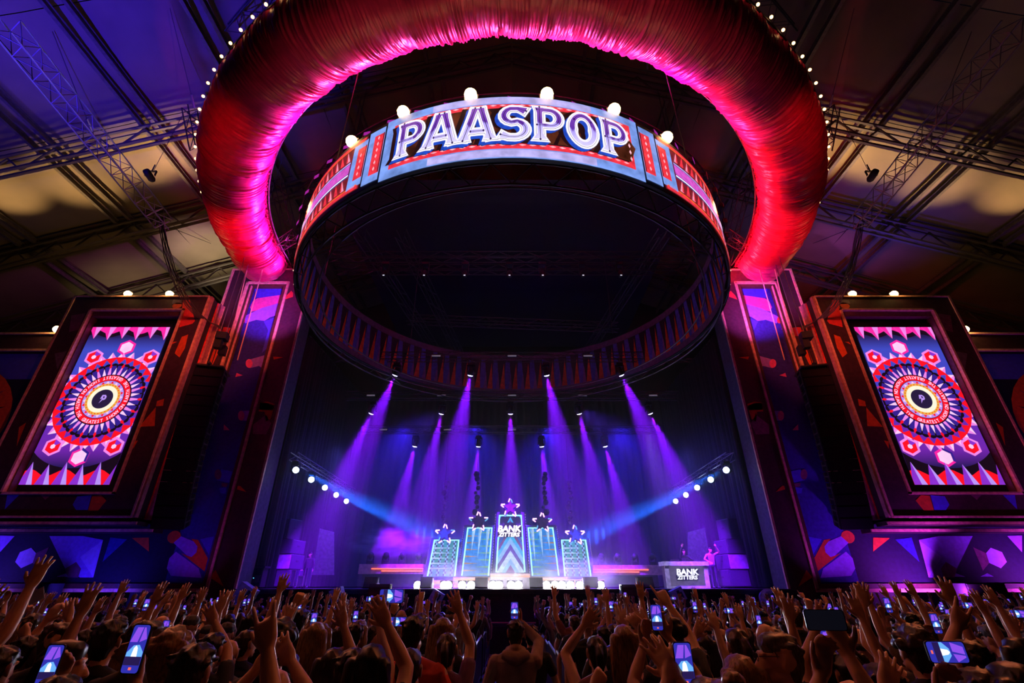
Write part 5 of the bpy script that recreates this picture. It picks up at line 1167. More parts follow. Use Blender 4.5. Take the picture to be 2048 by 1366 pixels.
def hand_prims(P, w, f, n, pose, side):
    """w wrist, f finger direction, n palm normal (towards what is touched); side +1 thumb on +lat"""
    f = f.normalized(); n = (n - f * n.dot(f)).normalized(); lat = f.cross(n).normalized() * side; A = lambda a, b, c: w + f * a + lat * b + n * c
    P.append(('skin', [(A(0.0, 0, 0), 0.027), (A(0.035, 0.024, 0), 0.018), (A(0.035, -0.024, 0), 0.018), (A(0.095, 0.033, 0), 0.0135), (A(0.095, -0.032, 0), 0.0135)]))
    curl = {'open': (0.1, 0.1, 0.15, 0.2), 'horns': (0.05, 1.6, 1.6, 0.05), 'point': (0.05, 1.5, 1.6, 1.6), 'fist': (1.6, 1.6, 1.6, 1.6), 'hold': (0.9, 0.9, 0.9, 0.9), 'relaxed': (0.5, 0.6, 0.65, 0.7)}[pose]
    spread = {'open': 1.6, 'horns': 1.0, 'relaxed': 0.9}.get(pose, 0.5)
    for i, (off, L) in enumerate(((0.032, 0.078), (0.011, 0.088), (-0.011, 0.082), (-0.031, 0.064))):
        p = A(0.095, off, 0); ang = 0.0; c = curl[i]; sp = off * 4.6 * spread; r0 = 0.0108
        for k, seg in enumerate((0.45, 0.32, 0.23)):
            ang += c * (0.55 if k == 0 else 0.8); d = (f * math.cos(ang) + n * math.sin(ang) + lat * sp * math.cos(ang)).normalized(); q = p + d * L * seg * 1.1
            P.append(('skin', [(p, r0), (q, r0 - 0.0009)])); p = q; r0 -= 0.0009
    tk = {'open': (0.8, 0.1), 'horns': (0.6, 0.5), 'point': (0.5, 0.8), 'fist': (0.45, 0.9), 'hold': (0.6, 0.8), 'relaxed': (0.7, 0.4)}[pose]
    p = A(0.025, 0.026, 0.005); d = (f * 0.75 + lat * tk[0] + n * tk[1] * 0.6).normalized(); q = p + d * 0.05; P.append(('skin', [(p, 0.016), (q, 0.0125)])); d2 = (f * 0.9 + lat * tk[0] * 0.5 + n * tk[1] * 0.5).normalized(); P.append(('skin', [(q, 0.012), (q + d2 * 0.038, 0.0095)]))
def body(arms, sleeve='short', yaw=0.0, lean=(0, 0), voxel=0.0095, tris=5200, hood=False, nod=0.0, fem=False):
    """returns (mesh, head matrix, list of grips); facing +Y, feet at z 0, 1.75 m tall"""
    P = []; L = lambda z: Vector((lean[0] * max(0, z - 0.9), lean[1] * max(0, z - 0.9), 0)); V = lambda x, y, z: Vector((x, y, z)) + L(z)
    sw = 0.165 if fem else 0.19
    for s in (-1, 1):
        P.append(('pants', [(V(s * 0.09, 0, 0.92), 0.088), (V(s * 0.10, 0.01, 0.5), 0.058)])); P.append(('pants', [(V(s * 0.10, 0.01, 0.5), 0.056), (V(s * 0.105, -0.02, 0.3), 0.056), (V(s * 0.11, -0.01, 0.09), 0.04)])); P.append(('pants', [(V(s * 0.115, -0.02, 0.045), 0.045), (V(s * 0.125, 0.15, 0.035), 0.035)]))
    P.append(('pants', [(V(-0.07, 0, 0.95), (0.095, 0.095, 0.1)), (V(0.07, 0, 0.95), (0.095, 0.095, 0.1))]))
    P.append(('shirt', [(V(-0.06, 0, 0.98), (0.1, 0.1, 0.06)), (V(0.06, 0, 0.98), (0.1, 0.1, 0.06)), (V(-0.085, 0, 1.2), (0.085, 0.1, 0.1)), (V(0.085, 0, 1.2), (0.085, 0.1, 0.1))]))
    P.append(('shirt', [(V(-0.085, 0, 1.2), (0.085, 0.1, 0.1)), (V(0.085, 0, 1.2), (0.085, 0.1, 0.1)), (V(-sw * 0.72, -0.01, 1.40), (0.075, 0.085, 0.07)), (V(sw * 0.72, -0.01, 1.40), (0.075, 0.085, 0.07))]))
    P.append(('shirt', [(V(-sw * 0.9, -0.01, 1.41), 0.06), (V(sw * 0.9, -0.01, 1.41), 0.06), (V(0, -0.015, 1.475), 0.06)]))
    P.append(('skin', [(V(0, -0.01, 1.46), 0.054), (V(0, 0.01, 1.57), 0.052)]))
    if hood: P.append(('shirt', [(V(-0.09, -0.05, 1.47), 0.05), (V(0.09, -0.05, 1.47), 0.05), (V(0, -0.09, 1.45), 0.06)])); P.append(('shirt', [(V(-0.07, 0.03, 1.50), 0.035), (V(0.07, 0.03, 1.50), 0.035), (V(0, -0.05, 1.52), 0.05)]))
    HM = Matrix.Translation(V(0, 0.02, 1.635)) @ Matrix.Rotation(yaw, 4, 'Z') @ Matrix.Rotation(nod, 4, 'X'); h = lambda x, y, z: HM @ Vector((x, y, z))
    P.append(('skin', [(h(0, -0.012, 0.025), (0.074, 0.090, 0.088)), (h(0, 0.045, -0.01), (0.058, 0.045, 0.07))])); P.append(('skin', [(h(0, 0.04, -0.03), (0.052, 0.045, 0.05)), (h(0, 0.072, -0.085), (0.028, 0.02, 0.02)), (h(-0.04, 0.02, -0.06), 0.025), (h(0.04, 0.02, -0.06), 0.025)]))
    P.append(('skin', [(h(0, 0.09, 0.012), 0.009), (h(0, 0.112, -0.028), 0.014), (h(0, 0.088, -0.03), 0.018)])); P.append(('skin', [(h(-0.022, 0.088, -0.06), 0.009), (h(0.022, 0.088, -0.06), 0.009), (h(0, 0.094, -0.06), 0.011)]))
    for s in (-1, 1):
        P.append(('skin', [(h(s * 0.076, -0.008, 0.022), (0.01, 0.02, 0.022)), (h(s * 0.074, 0.0, -0.018), (0.008, 0.012, 0.014))])); P.append(('skin', [(h(s * 0.018, 0.086, 0.034), 0.010), (h(s * 0.045, 0.075, 0.034), 0.010)]))
    grips = []
    for s in (-1, 1):
        S_ = V(s * sw, -0.01, 1.415); a = arms.get(s)
        if a is None: W, pose, nrm = S_ + Vector((s * 0.10, 0.06, -0.52)), 'relaxed', Vector((-s, 0, 0))
        else: W, pose, nrm = Vector(a[0]), a[1], Vector(a[2]) if len(a) > 2 and a[2] else Vector((0, 1, 0.0))
        d = W - S_; l1, l2 = 0.285, 0.255
        if d.length > 0.53: d = d.normalized() * 0.53; W = S_ + d
        if d.length < 0.2: d = d.normalized() * 0.2; W = S_ + d
        k = (l1 * l1 - l2 * l2 + d.length_squared) / (2 * d.length); hgt = math.sqrt(max(0.0004, l1 * l1 - k * k))
        pole = Vector((s * 1.0, 0.25, -0.5)); dn = d.normalized(); pole = (pole - dn * pole.dot(dn)).normalized(); E = S_ + dn * k + pole * hgt
        if sleeve == 'long':
            P.append(('shirt', [(S_, 0.066), (E, 0.052)])); P.append(('shirt', [(E, 0.051), (E.lerp(W, 0.9), 0.038)])); P.append(('skin', [(E.lerp(W, 0.85), 0.029), (W, 0.026)]))
        else:
            P.append(('skin', [(S_, 0.05), (E, 0.040)])); P.append(('skin', [(E, 0.040), (E.lerp(W, 0.35), 0.041), (W, 0.026)]))
            if sleeve == 'short': P.append(('shirt', [(S_ + Vector((-s * 0.02, 0, 0.0)), 0.066), (S_.lerp(E, 0.5), 0.060)]))
        f = (W - E).normalized()
        if pose == 'hold': f = (f + Vector((0, 0.1, 0.5))).normalized(); nrm = Vector((0, -1, 0)) if nrm.y > 0.9 else nrm
        hand_prims(P, W, f, nrm, pose, s * (1 if nrm.y > -0.5 else 1))
        grips.append((s, pose, W + f * 0.10))
    bm = bmesh.new()
    for tagn, balls in P: hull(bm, balls)
    me = remesh(bm, voxel, tris, 1)
    n = len(me.polygons); cen = np.zeros(n * 3); me.polygons.foreach_get('center', cen); cen = cen.reshape(-1, 3); best = np.full(n, 9.0); mi = np.zeros(n, int); IX = {'skin': 0, 'shirt': 1, 'pants': 2}
    for tagn, balls in P:
        for i in range(len(balls)):
            for j in range(i, len(balls)):
                if i == j and len(balls) > 1: continue
                a, ra = balls[i]; c, rc = balls[j]; ra = sum(ra) / 3 if hasattr(ra, '__len__') else ra; rc = sum(rc) / 3 if hasattr(rc, '__len__') else rc
                a, c = np.array(a), np.array(c); ac = c - a; t = np.clip(((cen - a) @ ac) / max(ac @ ac, 1e-9), 0, 1); dd = np.linalg.norm(cen - (a + t[:, None] * ac), axis=1) - (ra + (rc - ra) * t)
                k = dd < best; best[k] = dd[k]; mi[k] = IX[tagn]
    for m in (skinm, shirtm, trou): me.materials.append(m)
    me.polygons.foreach_set('material_index', mi.astype(np.int32)); me.polygons.foreach_set('use_smooth', np.ones(n, bool)); me.update()
    return me, HM, grips
_hair = {}
def hair_mesh(style):
    if style in _hair: return _hair[style]
    bm = bmesh.new(); r0 = random.Random(len(style))
    if style in ('short', 'curly', 'long', 'bun', 'tail'):
        hull(bm, [((0, -0.022, 0.035), (0.080, 0.092, 0.094)), ((0, 0.03, 0.075), (0.068, 0.056, 0.048))]); hull(bm, [((0, -0.045, 0.0), (0.076, 0.062, 0.06)), ((0, -0.045, -0.045), (0.060, 0.046, 0.035)), ((0, -0.04, -0.085), (0.045, 0.03, 0.015))])
    if style == 'short':
        for i in range(26): d = Vector((r0.gauss(0, 1), r0.gauss(-0.1, 1), abs(r0.gauss(0.6, 0.6)))).normalized(); c = Vector((d.x * 0.074, -0.018 + d.y * 0.086, 0.035 + d.z * 0.088)); hull(bm, [(c, 0.014), (c + Vector((d.x, d.y, 0.3)) * 0.008 + Vector((r0.uniform(-0.02, 0.02), r0.uniform(-0.02, 0.02), 0)), 0.008)])
    if style == 'curly':
        for i in range(34):
            d = Vector((r0.gauss(0, 1), r0.gauss(-0.35, 1), abs(r0.gauss(0.5, 0.7)))).normalized(); c = Vector((d.x * 0.085, -0.015 + d.y * 0.098, 0.035 + d.z * 0.085)); hull(bm, [(c, r0.uniform(0.022, 0.036))])
    if style == 'long':
        for x in (-0.075, -0.045, 0.0, 0.045, 0.075): hull(bm, [((x, -0.05, 0.03), 0.045), ((x * 1.25, -0.085, -0.14), 0.042), ((x * 1.3, -0.095, -0.30), 0.034)])
        for s in (-1, 1): hull(bm, [((s * 0.075, 0.0, 0.04), 0.028), ((s * 0.09, -0.01, -0.08), 0.03), ((s * 0.10, -0.03, -0.24), 0.024)])
    if style == 'bun': hull(bm, [((0, -0.085, 0.12), (0.05, 0.05, 0.045))])
    if style == 'tail': hull(bm, [((0, -0.10, 0.05), 0.028), ((0, -0.135, 0.0), 0.032), ((0, -0.12, -0.14), 0.026), ((0, -0.115, -0.24), 0.014)])
    if style == 'cap':
        hull(bm, [((0, -0.01, 0.065), (0.088, 0.10, 0.072))]); hull(bm, [((-0.06, 0.08, 0.05), 0.012), ((0.06, 0.08, 0.05), 0.012), ((0, 0.16, 0.035), 0.014)])
    if style == 'bald': hull(bm, [((-0.055, -0.06, -0.015), 0.026), ((0.055, -0.06, -0.015), 0.026), ((0, -0.09, -0.01), 0.022)])
    me = remesh(bm, 0.007, 1300 if style != 'long' else 1900, 1)
    for v in me.vertices: q = v.co.normalized(); v.co += q * (0.004 * math.sin(math.atan2(q.x, -q.y) * 23 + v.co.z * 30) + r0.uniform(-0.0015, 0.0015))
    me.polygons.foreach_set('use_smooth', [True] * len(me.polygons)); _hair[style] = me
    return me
_hcol = {}
def hair_col(style, col):
    k = (style, col)
    if k not in _hcol: m = hair_mesh(style).copy(); m.materials.append(hairM[col] if style != 'cap' else M('cap_' + col, (0.05, 0.05, 0.06), 0.8)); _hcol[k] = m
    return _hcol[k]
# phones
pcase = M('phone_case', (0.015, 0.015, 0.018), 0.35); _ph = {}
def phone(pos, rot, label, kind='show', landscape=False, group=None, sc=1.0):
    if kind not in _ph:
        b = MB(); pts = []
        for sx, sz, a0 in ((1, 1, 0), (-1, 1, PI / 2), (-1, -1, PI), (1, -1, 1.5 * PI)):
            for k in range(3): a = a0 + k * PI / 4; pts.append((sx * 0.028 + 0.010 * math.cos(a), sz * 0.067 + 0.010 * math.sin(a)))
        b.prism(pts, lambda u, v, d: Vector((u, d, v)), -0.004, 0.004); c = MB(); q = lambda P, m: c.poly(P, lambda u, v, d: Vector((u, -0.0045 - 0.0002 * d, v)), m, m)
        q([(p[0] * 0.93, p[1] * 0.95) for p in pts], 0)
        if kind == 'show':
            q([(-0.034, 0.02), (-0.018, 0.066), (0.008, 0.066), (-0.002, 0.02)], 1); q([(0.034, 0.03), (0.018, 0.066), (0.012, 0.066), (0.006, 0.02)], 1); q([(-0.034, -0.012), (-0.012, 0.010), (0.012, 0.012), (0.034, -0.010), (0.034, -0.024), (-0.034, -0.024)], 2); q([(-0.012, -0.024), (-0.008, 0.002), (0.0, 0.010), (0.008, 0.002), (0.012, -0.024)], 3); q([(-0.034, -0.024), (0.034, -0.024), (0.034, -0.05), (-0.034, -0.05)], 4); q([(-0.006, -0.056), (0.006, -0.056), (0.006, -0.064), (-0.006, -0.064)], 5)
        elif kind == 'dark': pass
        lens = MB(); lens.lathe((0.02, 0.004, 0.055), [(0.008, 0), (0.008, 0.002)], (0, 1, 0), 8)
        e = lambda n, cc, k=1.0: M('phone_' + n, cc, emit=k, var=0.05)
        sm = [e('blue', (0.03, 0.03, 0.42)), e('violet', (0.28, 0.08, 0.85)), e('cyan', (0.15, 0.45, 0.95)), e('white', (0.95, 0.9, 1.0), 1.4), e('shade', (0.02, 0.01, 0.08)), e('button', (1.0, 0.15, 0.1))] if kind == 'show' else [e('off', (0.003, 0.003, 0.006))]
        me = []
        for mb, nm, mt in ((b, 'phone_body', [pcase]), (c, 'phone_screen', sm), (lens, 'camera_lens', [steel])):
            m = bpy.data.meshes.new(nm); m.from_pydata(mb.v, [], mb.f); [m.materials.append(z) for z in mt]
            if len(mt) > 1: m.polygons.foreach_set('material_index', mb.m)
            me.append((nm, m))
        _ph[kind] = me
    t = thing('smartphone', label, 'phone', pos, group=group); e = Matrix.Rotation(rot, 4, 'Z') @ (Matrix.Rotation(PI / 2, 4, 'Y') if landscape else Matrix.Identity(4)); t.rotation_euler = e.to_euler(); t.scale = (sc, sc, sc)
    for nm, m in _ph[kind]: put(nm, m, t)
    return t
NP = [0]
def person(proto, loc, label, hair, hcol, shirt, sc=1.0, rz=0.0, group=None):
    me, HM, grips = proto; o = put('person', me); o.location = loc; o.rotation_euler = (0, 0, rz); o.scale = (sc, sc, sc); o.color = (*shirt, 1); tag(o, label, 'person', group); NP[0] += 1
    if hair: h = put('hair', hair_col(hair, hcol), o); h.matrix_local = HM
    return o
DK = (0.02, 0.02, 0.024); GY = (0.07, 0.065, 0.065); RD = (0.85, 0.08, 0.05); WH = (0.25, 0.22, 0.21); NVY = (0.03, 0.035, 0.09); BE = (0.2, 0.13, 0.09); PK = (0.22, 0.08, 0.09); PLX = (0.2, 0.08, 0.2)
# individually posed people: head-top pixel and depth, hands by pixel
HANDLIST = []
def custom(hx, hy, Y, hair, hcol, shirt, label, arms=(), sleeve='short', yaw=0.0, lean=(0, 0), hood=False, fem=False, nod=0.0, sc=None, ph=None, glasses=False, tris=8000):
    top = at(hx, hy, Y); s_ = sc or min(1.13, max(0.86, (top.z - gz(Y) - 0.01) / 1.76)); base = Vector((top.x - lean[0] * 0.8 * s_, Y - lean[1] * 0.8 * s_, gz(Y))); A = {}
    for (sd, px, py, dy, pose) in arms:
        w = (at(px, py, Y + dy) - base) / s_
        w = w - Vector((0, 0, 0.09)) if pose in ('open', 'horns', 'point', 'fist') else w - Vector((0, 0, 0.08)); A[sd] = (w, pose)
    pr_ = body(A, sleeve, yaw, lean, 0.0066, tris, hood, nod, fem); o = person(pr_, base, label, hair, hcol, shirt, s_)
    if glasses:
        b = MB(); rim = M('glasses_frame', (0.05, 0.05, 0.05), 0.3, 0.6)
        for sx in (-1, 1):
            b.tube([Vector((sx * 0.032 + 0.022 * math.cos(t), 0.104, 0.022 + 0.018 * math.sin(t))) for t in [2 * PI * i / 10 for i in range(11)]], 0.002, 4); b.bar((sx * 0.056, 0.10, 0.026), (sx * 0.08, -0.02, 0.03), 0.002, 4)
        g = b.build('glasses', rim, o); g.matrix_local = pr_[1]
    if ph:
        px, py, dy, kind, land, lab = ph; phone(at(px, py, Y + dy - 0.085), math.radians(R.uniform(-12, 12)), lab, kind, land, sc=1.05)
    return o
C = custom
C(1031, 1236, 5.5, 'short', 'brown', (0.34, 0.21, 0.17), 'man in pale hooded sweater filming from the middle of the aisle', [(1, 1040, 1226, 0.30, 'hold')], 'long', hood=True, ph=(1029, 1221, 0.34, 'show', False, 'lit phone held above the hooded man in the aisle'))
C(1062, 1246, 6.6, 'short', 'dark', DK, 'dark haired man standing just right of the hooded man')
C(432, 1395, 1.95, 'short', 'dark', DK, 'person in black sleeve raising a horned hand sign, close on the left', [(1, 552, 1196, 0.22, 'horns')], 'short', tris=9000)
C(556, 1326, 2.7, 'bald', 'dark', DK, 'balding head at the bottom edge with two hands up beside it', [(-1, 520, 1300, 0.3, 'open'), (1, 590, 1284, 0.3, 'open')], 'short', tris=8000)
C(564, 1240, 3.6, 'curly', 'dark', DK, 'large dark round head behind the balding man')
C(705, 1292, 3.1, 'short', 'dark', DK, 'person reaching up with a sideways phone, left of the red shirt', [(1, 764, 1194, 0.30, 'hold')], ph=(783, 1192, 0.34, 'show', True, 'sideways lit phone raised high left of centre'))
C(668, 1292, 3.8, 'long', 'brown', DK, 'long haired person with one arm straight up left of centre', [(1, 691, 1206, 0.2, 'open')], fem=True)
C(826, 1227, 4.2, 'short', 'dark', RD, 'man in bright red shirt leaning left of the aisle', (), 'short', lean=(-0.12, 0.05))
C(744, 1283, 3.0, 'long', 'dark', DK, 'long dark haired woman with right hand raised near red shirt', [(1, 778, 1214, 0.25, 'open')], fem=True)
C(886, 1232, 5.2, 'long', 'blond', DK, 'fair haired head by the left aisle barrier', fem=True)
C(895, 1262, 4.3, 'tail', 'brown', PLX, 'person by the left barrier with one tall raised arm', [(1, 920, 1200, 0.2, 'open')], fem=True)
C(1337, 1232, 4.0, 'curly', 'dark', DK, 'dark curly haired man pointing up at the DJ booth', [(1, 1330, 1176, 0.35, 'point')])
C(1247, 1246, 4.2, 'long', 'blond', DK, 'blond woman with one arm bent across her head', [(1, 1290, 1240, 0.15, 'relaxed')], fem=True)
C(1222, 1288, 4.7, 'short', 'dark', DK, 'person with open hand raised behind blond woman', [(1, 1246, 1207, 0.25, 'open')])
C(1192, 1268, 4.3, 'tail', 'dark', PK, 'woman with tied hair and left arm up by the right barrier', [(-1, 1166, 1226, 0.2, 'open')], 'none', fem=True)
C(1272, 1286, 4.9, 'short', 'brown', DK, 'person with tall arm up below the stage monitor', [(1, 1274, 1178, 0.3, 'open')])
C(1394, 1290, 4.4, 'short', 'dark', DK, 'person spreading fingers of both hands right of pointing man', [(-1, 1392, 1226, 0.25, 'open'), (1, 1424, 1210, 0.3, 'open')])
C(1338, 1398, 2.1, 'tail', 'brown', BE, 'person at the bottom edge with hands pressed together', [(-1, 1330, 1306, 0.3, 'open'), (1, 1346, 1306, 0.3, 'open')], fem=True, ph=(1368, 1328, 0.4, 'show', False, 'lit phone beside the praying hands at bottom'))
C(1477, 1304, 2.9, 'long', 'blond', DK, 'blond long haired woman right of the praying hands', fem=True)
C(1404, 1347, 2.4, 'long', 'blond', DK, 'blond head cut by the bottom edge, left one of two', fem=True)
C(1452, 1352, 2.3, 'bun', 'blond', PK, 'blond head with bun cut by the bottom edge', fem=True)
C(1549, 1260, 2.9, 'short', 'grey', DK, 'man with glasses turned left in profile', (), 'short', yaw=1.35, glasses=True)
C(1648, 1292, 3.3, 'short', 'dark', DK, 'person with flat hand straight up before the right pylon', [(-1, 1628, 1172, 0.2, 'open')])
C(1668, 1385, 2.1, 'short', 'brown', DK, 'person holding a dark sideways phone up near bottom right', [(-1, 1634, 1252, 0.3, 'hold'), (1, 1676, 1250, 0.3, 'hold')], 'short', ph=(1650, 1240, 0.34, 'dark', True, 'dark sideways phone held up by two hands'))
C(1690, 1300, 3.2, 'tail', 'dark', NVY, 'person filming upright behind the dark sideways phone', [(-1, 1657, 1306, 0.35, 'hold')], ph=(1657, 1290, 0.38, 'show', False, 'upright lit phone right of the man with glasses'))
C(1815, 1398, 2.1, 'curly', 'dark', DK, 'person with watch and wide open hand near bottom right', [(-1, 1752, 1272, 0.35, 'open')], tris=8000)
C(1698, 1347, 2.45, 'bald', 'dark', GY, 'bald head shining at the bottom edge on right')
C(1757, 1322, 2.7, 'short', 'brown', DK, 'brown haired head right of the shining bald head')
C(1818, 1253, 3.4, 'curly', 'brown', DK, 'bushy brown haired head behind the open hand with watch')
C(1930, 1275, 2.9, 'short', 'dark', DK, 'person raising a horned hand sign on the right', [(-1, 1898, 1182, 0.22, 'horns')], tris=8000)
C(1885, 1376, 2.1, 'bun', 'dark', DK, 'person filming sideways with a bright phone on the right', [(-1, 1874, 1318, 0.33, 'hold')], ph=(1893, 1304, 0.36, 'show', True, 'bright sideways phone at the lower right'))
C(1952, 1330, 2.6, 'short', 'brown', DK, 'short brown haired head at the lower right'); C(2018, 1318, 2.5, 'long', 'dark', DK, 'long dark haired head at the right edge', fem=True)
C(297, 1237, 3.5, 'short', 'grey', GY, 'short light haired man left behind the big phone', yaw=-0.5); C(228, 1235, 3.7, 'short', 'dark', DK, 'dark haired tall man left of the light haired man')
C(258, 1392, 1.95, 'short', 'brown', DK, 'person holding a big bright phone close at lower left', [(1, 282, 1318, 0.22, 'hold')], 'short', ph=(274, 1297, 0.25, 'show', False, 'big bright phone close to the lower left'))
C(350, 1258, 3.1, 'curly', 'blond', DK, 'sandy curly haired head right of the big phone'); C(394, 1281, 2.6, 'short', 'dark', DK, 'large dark head below the sandy haired one')
C(127, 1242, 4.0, 'short', 'brown', DK, 'man at left turned right in profile', yaw=-1.2); C(137, 1276, 2.9, 'long', 'dark', BE, 'long dark haired woman at left turned right', yaw=-1.1, fem=True)
C(118, 1345, 2.3, 'short', 'dark', BE, 'person at bottom left holding a tilted phone', [(-1, 100, 1340, 0.33, 'hold')], 'long', ph=(101, 1330, 0.36, 'show', False, 'tilted phone at the bottom left'))
C(112, 1262, 4.4, 'tail', 'brown', DK, 'person at left with both arms reaching over the head', [(-1, 100, 1222, 0.2, 'relaxed'), (1, 150, 1200, 0.2, 'open')], fem=True)
C(428, 1262, 4.2, 'short', 'dark', DK, 'person with one bare arm straight up before left pylon', [(1, 434, 1204, 0.2, 'open')])
C(60, 1268, 4.3, 'short', 'dark', DK, 'person holding up a pale paper sheet on the far left', [(1, 60, 1214, 0.25, 'fist')])
t = thing('paper_sheet', 'pale printed paper sheet held up at the far left', 'paper', at(73, 1192, 4.6)); b = MB(); b.box((0, 0, 0), (0.12, 0.003, 0.10), 0, Matrix.Rotation(-0.5, 3, 'Y')); b.build('sheet', M('paper', (0.6, 0.55, 0.7), 0.8), t)
C(820, 1292, 3.4, 'tail', 'brown', DK, 'tied brown hair at bottom left of the aisle', fem=True); C(1184, 1372, 3.0, 'short', 'dark', DK, 'person with raised fist at the bottom right of the aisle', [(-1, 1184, 1338, 0.3, 'fist')])
# stock of poses for the rest of the crowd
W = lambda x, y, z: Vector((x, y, z)); HO = None
STOCK = []
def stock(name, arms, **k): STOCK.append((name, body(arms, voxel=0.0075, tris=5600, **k), arms))
stock('with arms down', {}); stock('with arms down', {}, fem=True, yaw=0.35); stock('with arms down', {}, sleeve='long', yaw=-0.4)
stock('with right hand up', {1: (W(0.28, 0.12, 1.92), 'open')}); stock('with right hand up', {1: (W(0.36, 0.20, 1.84), 'open')}, sleeve='none', fem=True)
stock('with left hand up', {-1: (W(-0.28, 0.12, 1.92), 'open')}); stock('with both hands up', {-1: (W(-0.30, 0.1, 1.90), 'open'), 1: (W(0.27, 0.15, 1.92), 'open')}); stock('with both hands up', {-1: (W(-0.22, 0.2, 1.86), 'open'), 1: (W(0.34, 0.1, 1.88), 'open')}, fem=True, sleeve='none')
stock('pointing upward', {1: (W(0.22, 0.25, 1.88), 'point')}); stock('with raised fist', {-1: (W(-0.26, 0.15, 1.88), 'fist')}, sleeve='long')
stock('filming with phone', {1: (W(0.12, 0.33, 1.74), 'hold')}); stock('filming with phone', {1: (W(0.08, 0.30, 1.82), 'hold'), -1: (W(-0.1, 0.3, 1.78), 'hold')}, fem=True)
PHN = {10: W(0.12, 0.30, 1.88), 11: W(0.0, 0.27, 1.94)}
LOD = []
for nm, pr_, ar in STOCK:
    me = pr_[0]; q = baked(me.copy(), [('DECIMATE', dict(ratio=0.17))]); q.calc_loop_triangles()
    v = np.zeros(len(q.vertices) * 3); q.vertices.foreach_get('co', v); tr_ = np.zeros(len(q.loop_triangles) * 3, int); q.loop_triangles.foreach_get('vertices', tr_); pi = np.zeros(len(q.loop_triangles), int); q.loop_triangles.foreach_get('polygon_index', pi); mi = np.zeros(len(q.polygons), int); q.polygons.foreach_get('material_index', mi)
    LOD.append((v.reshape(-1, 3), tr_.reshape(-1, 3), mi[pi], pr_[1]))
taken = [(o.location.x, o.location.y) for o in COL.objects if o.name.startswith('person')]
HS = [('short', 'dark'), ('short', 'brown'), ('long', 'dark'), ('long', 'brown'), ('long', 'blond'), ('curly', 'dark'), ('tail', 'brown'), ('bun', 'dark'), ('cap', 'dark'), ('short', 'grey'), ('bald', 'dark')]
HN = {'short': 'short haired', 'long': 'long haired', 'curly': 'curly haired', 'tail': 'pony tailed', 'bun': 'bun haired', 'cap': 'capped', 'bald': 'balding'}
SHN = {DK: 'black', GY: 'grey', NVY: 'navy', WH: 'white', PK: 'pink', BE: 'beige', RD: 'red'}
far = []; Y = 3.3; row = 0; rc = random.Random(21)
while Y < 20.6:
    for s, sd in ((-1, 'left'), (1, 'right')):
        x = 1.0 + rc.uniform(0, 0.25); k = 0; lim = min(1.22 * Y + 0.6, 23)
        while x < lim:
            X, YY = s * x, Y + rc.uniform(-0.2, 0.2); ok = all((X - a) ** 2 + (YY - c) ** 2 > (0.36 if YY < 5 else 0.3) ** 2 for a, c in taken)
            if ok:
                p_up = 0.52 if YY < 8 else 0.7; i = rc.choice((0, 1, 2)) if rc.random() > p_up else rc.choice((3, 4, 5, 6, 7, 3, 5, 8, 9, 10, 11, 10, 11)); hs = rc.choice(HS); sh = rc.choice((DK, DK, DK, NVY, GY, DK, DK, WH, PK, BE)); sc = rc.uniform(0.9, 1.04) if hs[0] in ('long', 'tail', 'bun') else rc.uniform(0.96, 1.09); rz = rc.uniform(-0.25, 0.25) - math.atan2(X, 30) * 0
                if NP[0] < 298:
                    lab = '%s person in %s %s, row %s %s of aisle, %s out' % (HN[hs[0]], SHN[sh], STOCK[i][0], ORD[row], sd, ORD[min(k, 25)])
                    person(STOCK[i][1], (X, YY, gz(YY)), lab, hs[0], hs[1], sh, sc, rz); taken.append((X, YY))
                    if i in PHN:
                        q = Matrix.Rotation(rz, 3, 'Z') @ (PHN[i] * sc) + Vector((X, YY, gz(YY))); phone(q, rz, 'small lit phone held in row %s %s of aisle, %s out' % (ORD[row], sd, ORD[min(k, 25)]), 'show', rc.random() < 0.3)
                else: far.append((i, X, YY, sc, rz, hs, sh)); taken.append((X, YY))
            k += 1; x += rc.uniform(0.52, 0.78) if Y < 9 else rc.uniform(0.62, 0.95)
    row += 1; Y += 0.68 if Y < 9 else 0.85
# rows too far back to tell apart
Vs, Ts, Ms = [], [], []; nv = 0; nph = 0
for (i, X, Y, sc, rz, hs, sh) in far:
    v, tr_, mi, HM = LOD[i]; c, s_ = math.cos(rz), math.sin(rz); Rm = np.array([[c, -s_, 0], [s_, c, 0], [0, 0, 1]]); Vs.append((v * sc) @ Rm.T + np.array([X, Y, gz(Y)])); Ts.append(tr_ + nv); Ms.append(np.where(mi == 1, 1 if sh == DK else 3, mi)); nv += len(v)
    hm = _hair[hs[0]] if hs[0] in _hair else hair_mesh(hs[0]); hv = np.zeros(len(hm.vertices) * 3); hm.vertices.foreach_get('co', hv); hv = hv.reshape(-1, 3); hv = hv @ np.array(HM.to_3x3()).T + np.array(HM.translation)
    hm.calc_loop_triangles(); ht = np.zeros(len(hm.loop_triangles) * 3, int); hm.loop_triangles.foreach_get('vertices', ht); Vs.append((hv * sc) @ Rm.T + np.array([X, Y, gz(Y)])); Ts.append(ht.reshape(-1, 3) + nv); Ms.append(np.full(len(ht) // 3, 4)); nv += len(hv)
    if i in PHN and nph < 70:
        q = Matrix.Rotation(rz, 3, 'Z') @ (PHN[i] * sc) + Vector((X, Y, gz(Y))); phone(q, rz, 'tiny lit phone glowing among the far rows near the stage', 'show', rc.random() < 0.3, group='phones in the far rows'); nph += 1
me = bpy.data.meshes.new('crowd'); me.from_pydata(np.concatenate(Vs).tolist(), [], np.concatenate(Ts).tolist())
for m in (skinm, M('far_black', (0.02, 0.02, 0.025), 0.8), trou, M('far_grey', (0.2, 0.15, 0.15), 0.8), hairM['dark']): me.materials.append(m)
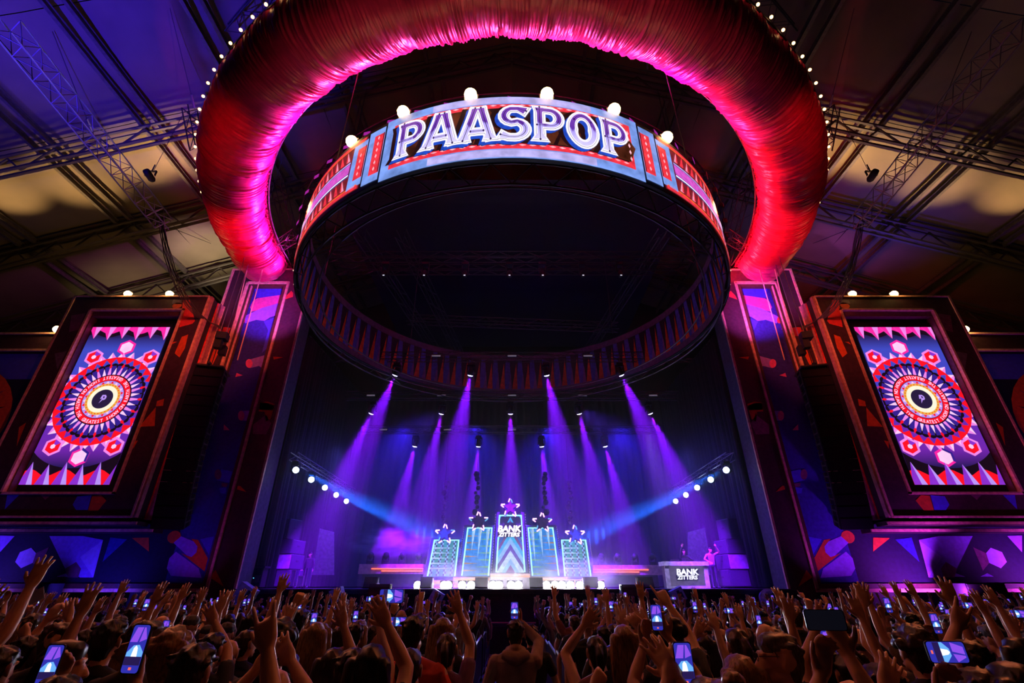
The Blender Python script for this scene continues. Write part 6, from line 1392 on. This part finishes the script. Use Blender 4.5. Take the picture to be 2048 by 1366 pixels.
me.polygons.foreach_set('material_index', np.concatenate(Ms).astype(np.int32)); me.polygons.foreach_set('use_smooth', np.ones(len(me.polygons), bool)); tag(put('crowd', me), 'dense far rows of people with raised arms before the stage', 'crowd', kind='stuff')
# aisle barriers
for s, sd in ((-1, 'left'), (1, 'right')):
    for i in range(6):
        y0 = 6.2 + i * 2.4; zg = gz(y0 + 1.2); t = thing('aisle_barrier', 'slim metal crowd barrier on the %s of the aisle, %s from the camera' % (sd, ORD[i]), 'barrier', (s * 0.88, y0 + 1.2, zg))
        P = [Vector((s * 0.88, y0, zg + 1.1)), Vector((s * 0.88, y0 + 2.3, zg + 1.1))]; barobj('top_rail', P[0], P[1], 0.025, bar_m, t); barobj('lower_rail', P[0] - Vector((0, 0, 0.95)), P[1] - Vector((0, 0, 0.95)), 0.02, bar_m, t)
        for k in range(16): y = y0 + 0.05 + k * 2.2 / 15; barobj('upright', (s * 0.88, y, zg + 0.15), (s * 0.88, y, zg + 1.1), 0.009 if k % 15 else 0.022, bar_m, t, 4)
        for y in (y0 + 0.3, y0 + 2.0): barobj('foot', (s * 0.88 - 0.3, y, zg + 0.02), (s * 0.88 + 0.3, y, zg + 0.02), 0.02, bar_m, t, 4); barobj('foot_post', (s * 0.88, y, zg), (s * 0.88, y, zg + 0.15), 0.02, bar_m, t, 4)
# people on the stage
dj_p = body({1: (W(0.16, 0.30, 1.86), 'open', (0, -1, 0)), -1: (W(-0.12, 0.34, 1.2), 'fist', (0, 0, 1))}, 'long', tris=5000)
p = at(1367, 1099, 26.9); person(dj_p, (p.x, 26.9, SZ), 'DJ in black behind the booth with one hand raised', 'short', 'brown', DK, min(1.1, (p.z - SZ) / 1.75), PI)
p = at(1418, 1093, 27.2); person(body({-1: (W(-0.25, 0.22, 1.76), 'point', (0, -1, 0)), 1: (W(0.2, 0.25, 1.1), 'relaxed')}, 'short', yaw=0.5, tris=4000), (p.x, 27.2, SZ), 'man in pale shirt pointing up beside the DJ booth', 'short', 'dark', (0.25, 0.34, 0.36), min(1.1, (p.z - SZ) / 1.75), PI)
p = at(1440, 1105, 28.0); person(STOCK[0][1], (p.x, 28.0, SZ), 'dark dressed man standing by the right side stack', 'cap', 'dark', DK, min(1.08, (p.z - SZ) / 1.75), PI)
for k, px in enumerate((598, 621)):
    p = at(px, 1111, 29); person(STOCK[2][1] if k else STOCK[0][1], (p.x, 29, SZ), 'dim crew member upstage left, %s of two' % ('left', 'right')[k], 'short', 'dark', DK, 1.02, PI)
bpy.data.scenes.remove(TS)
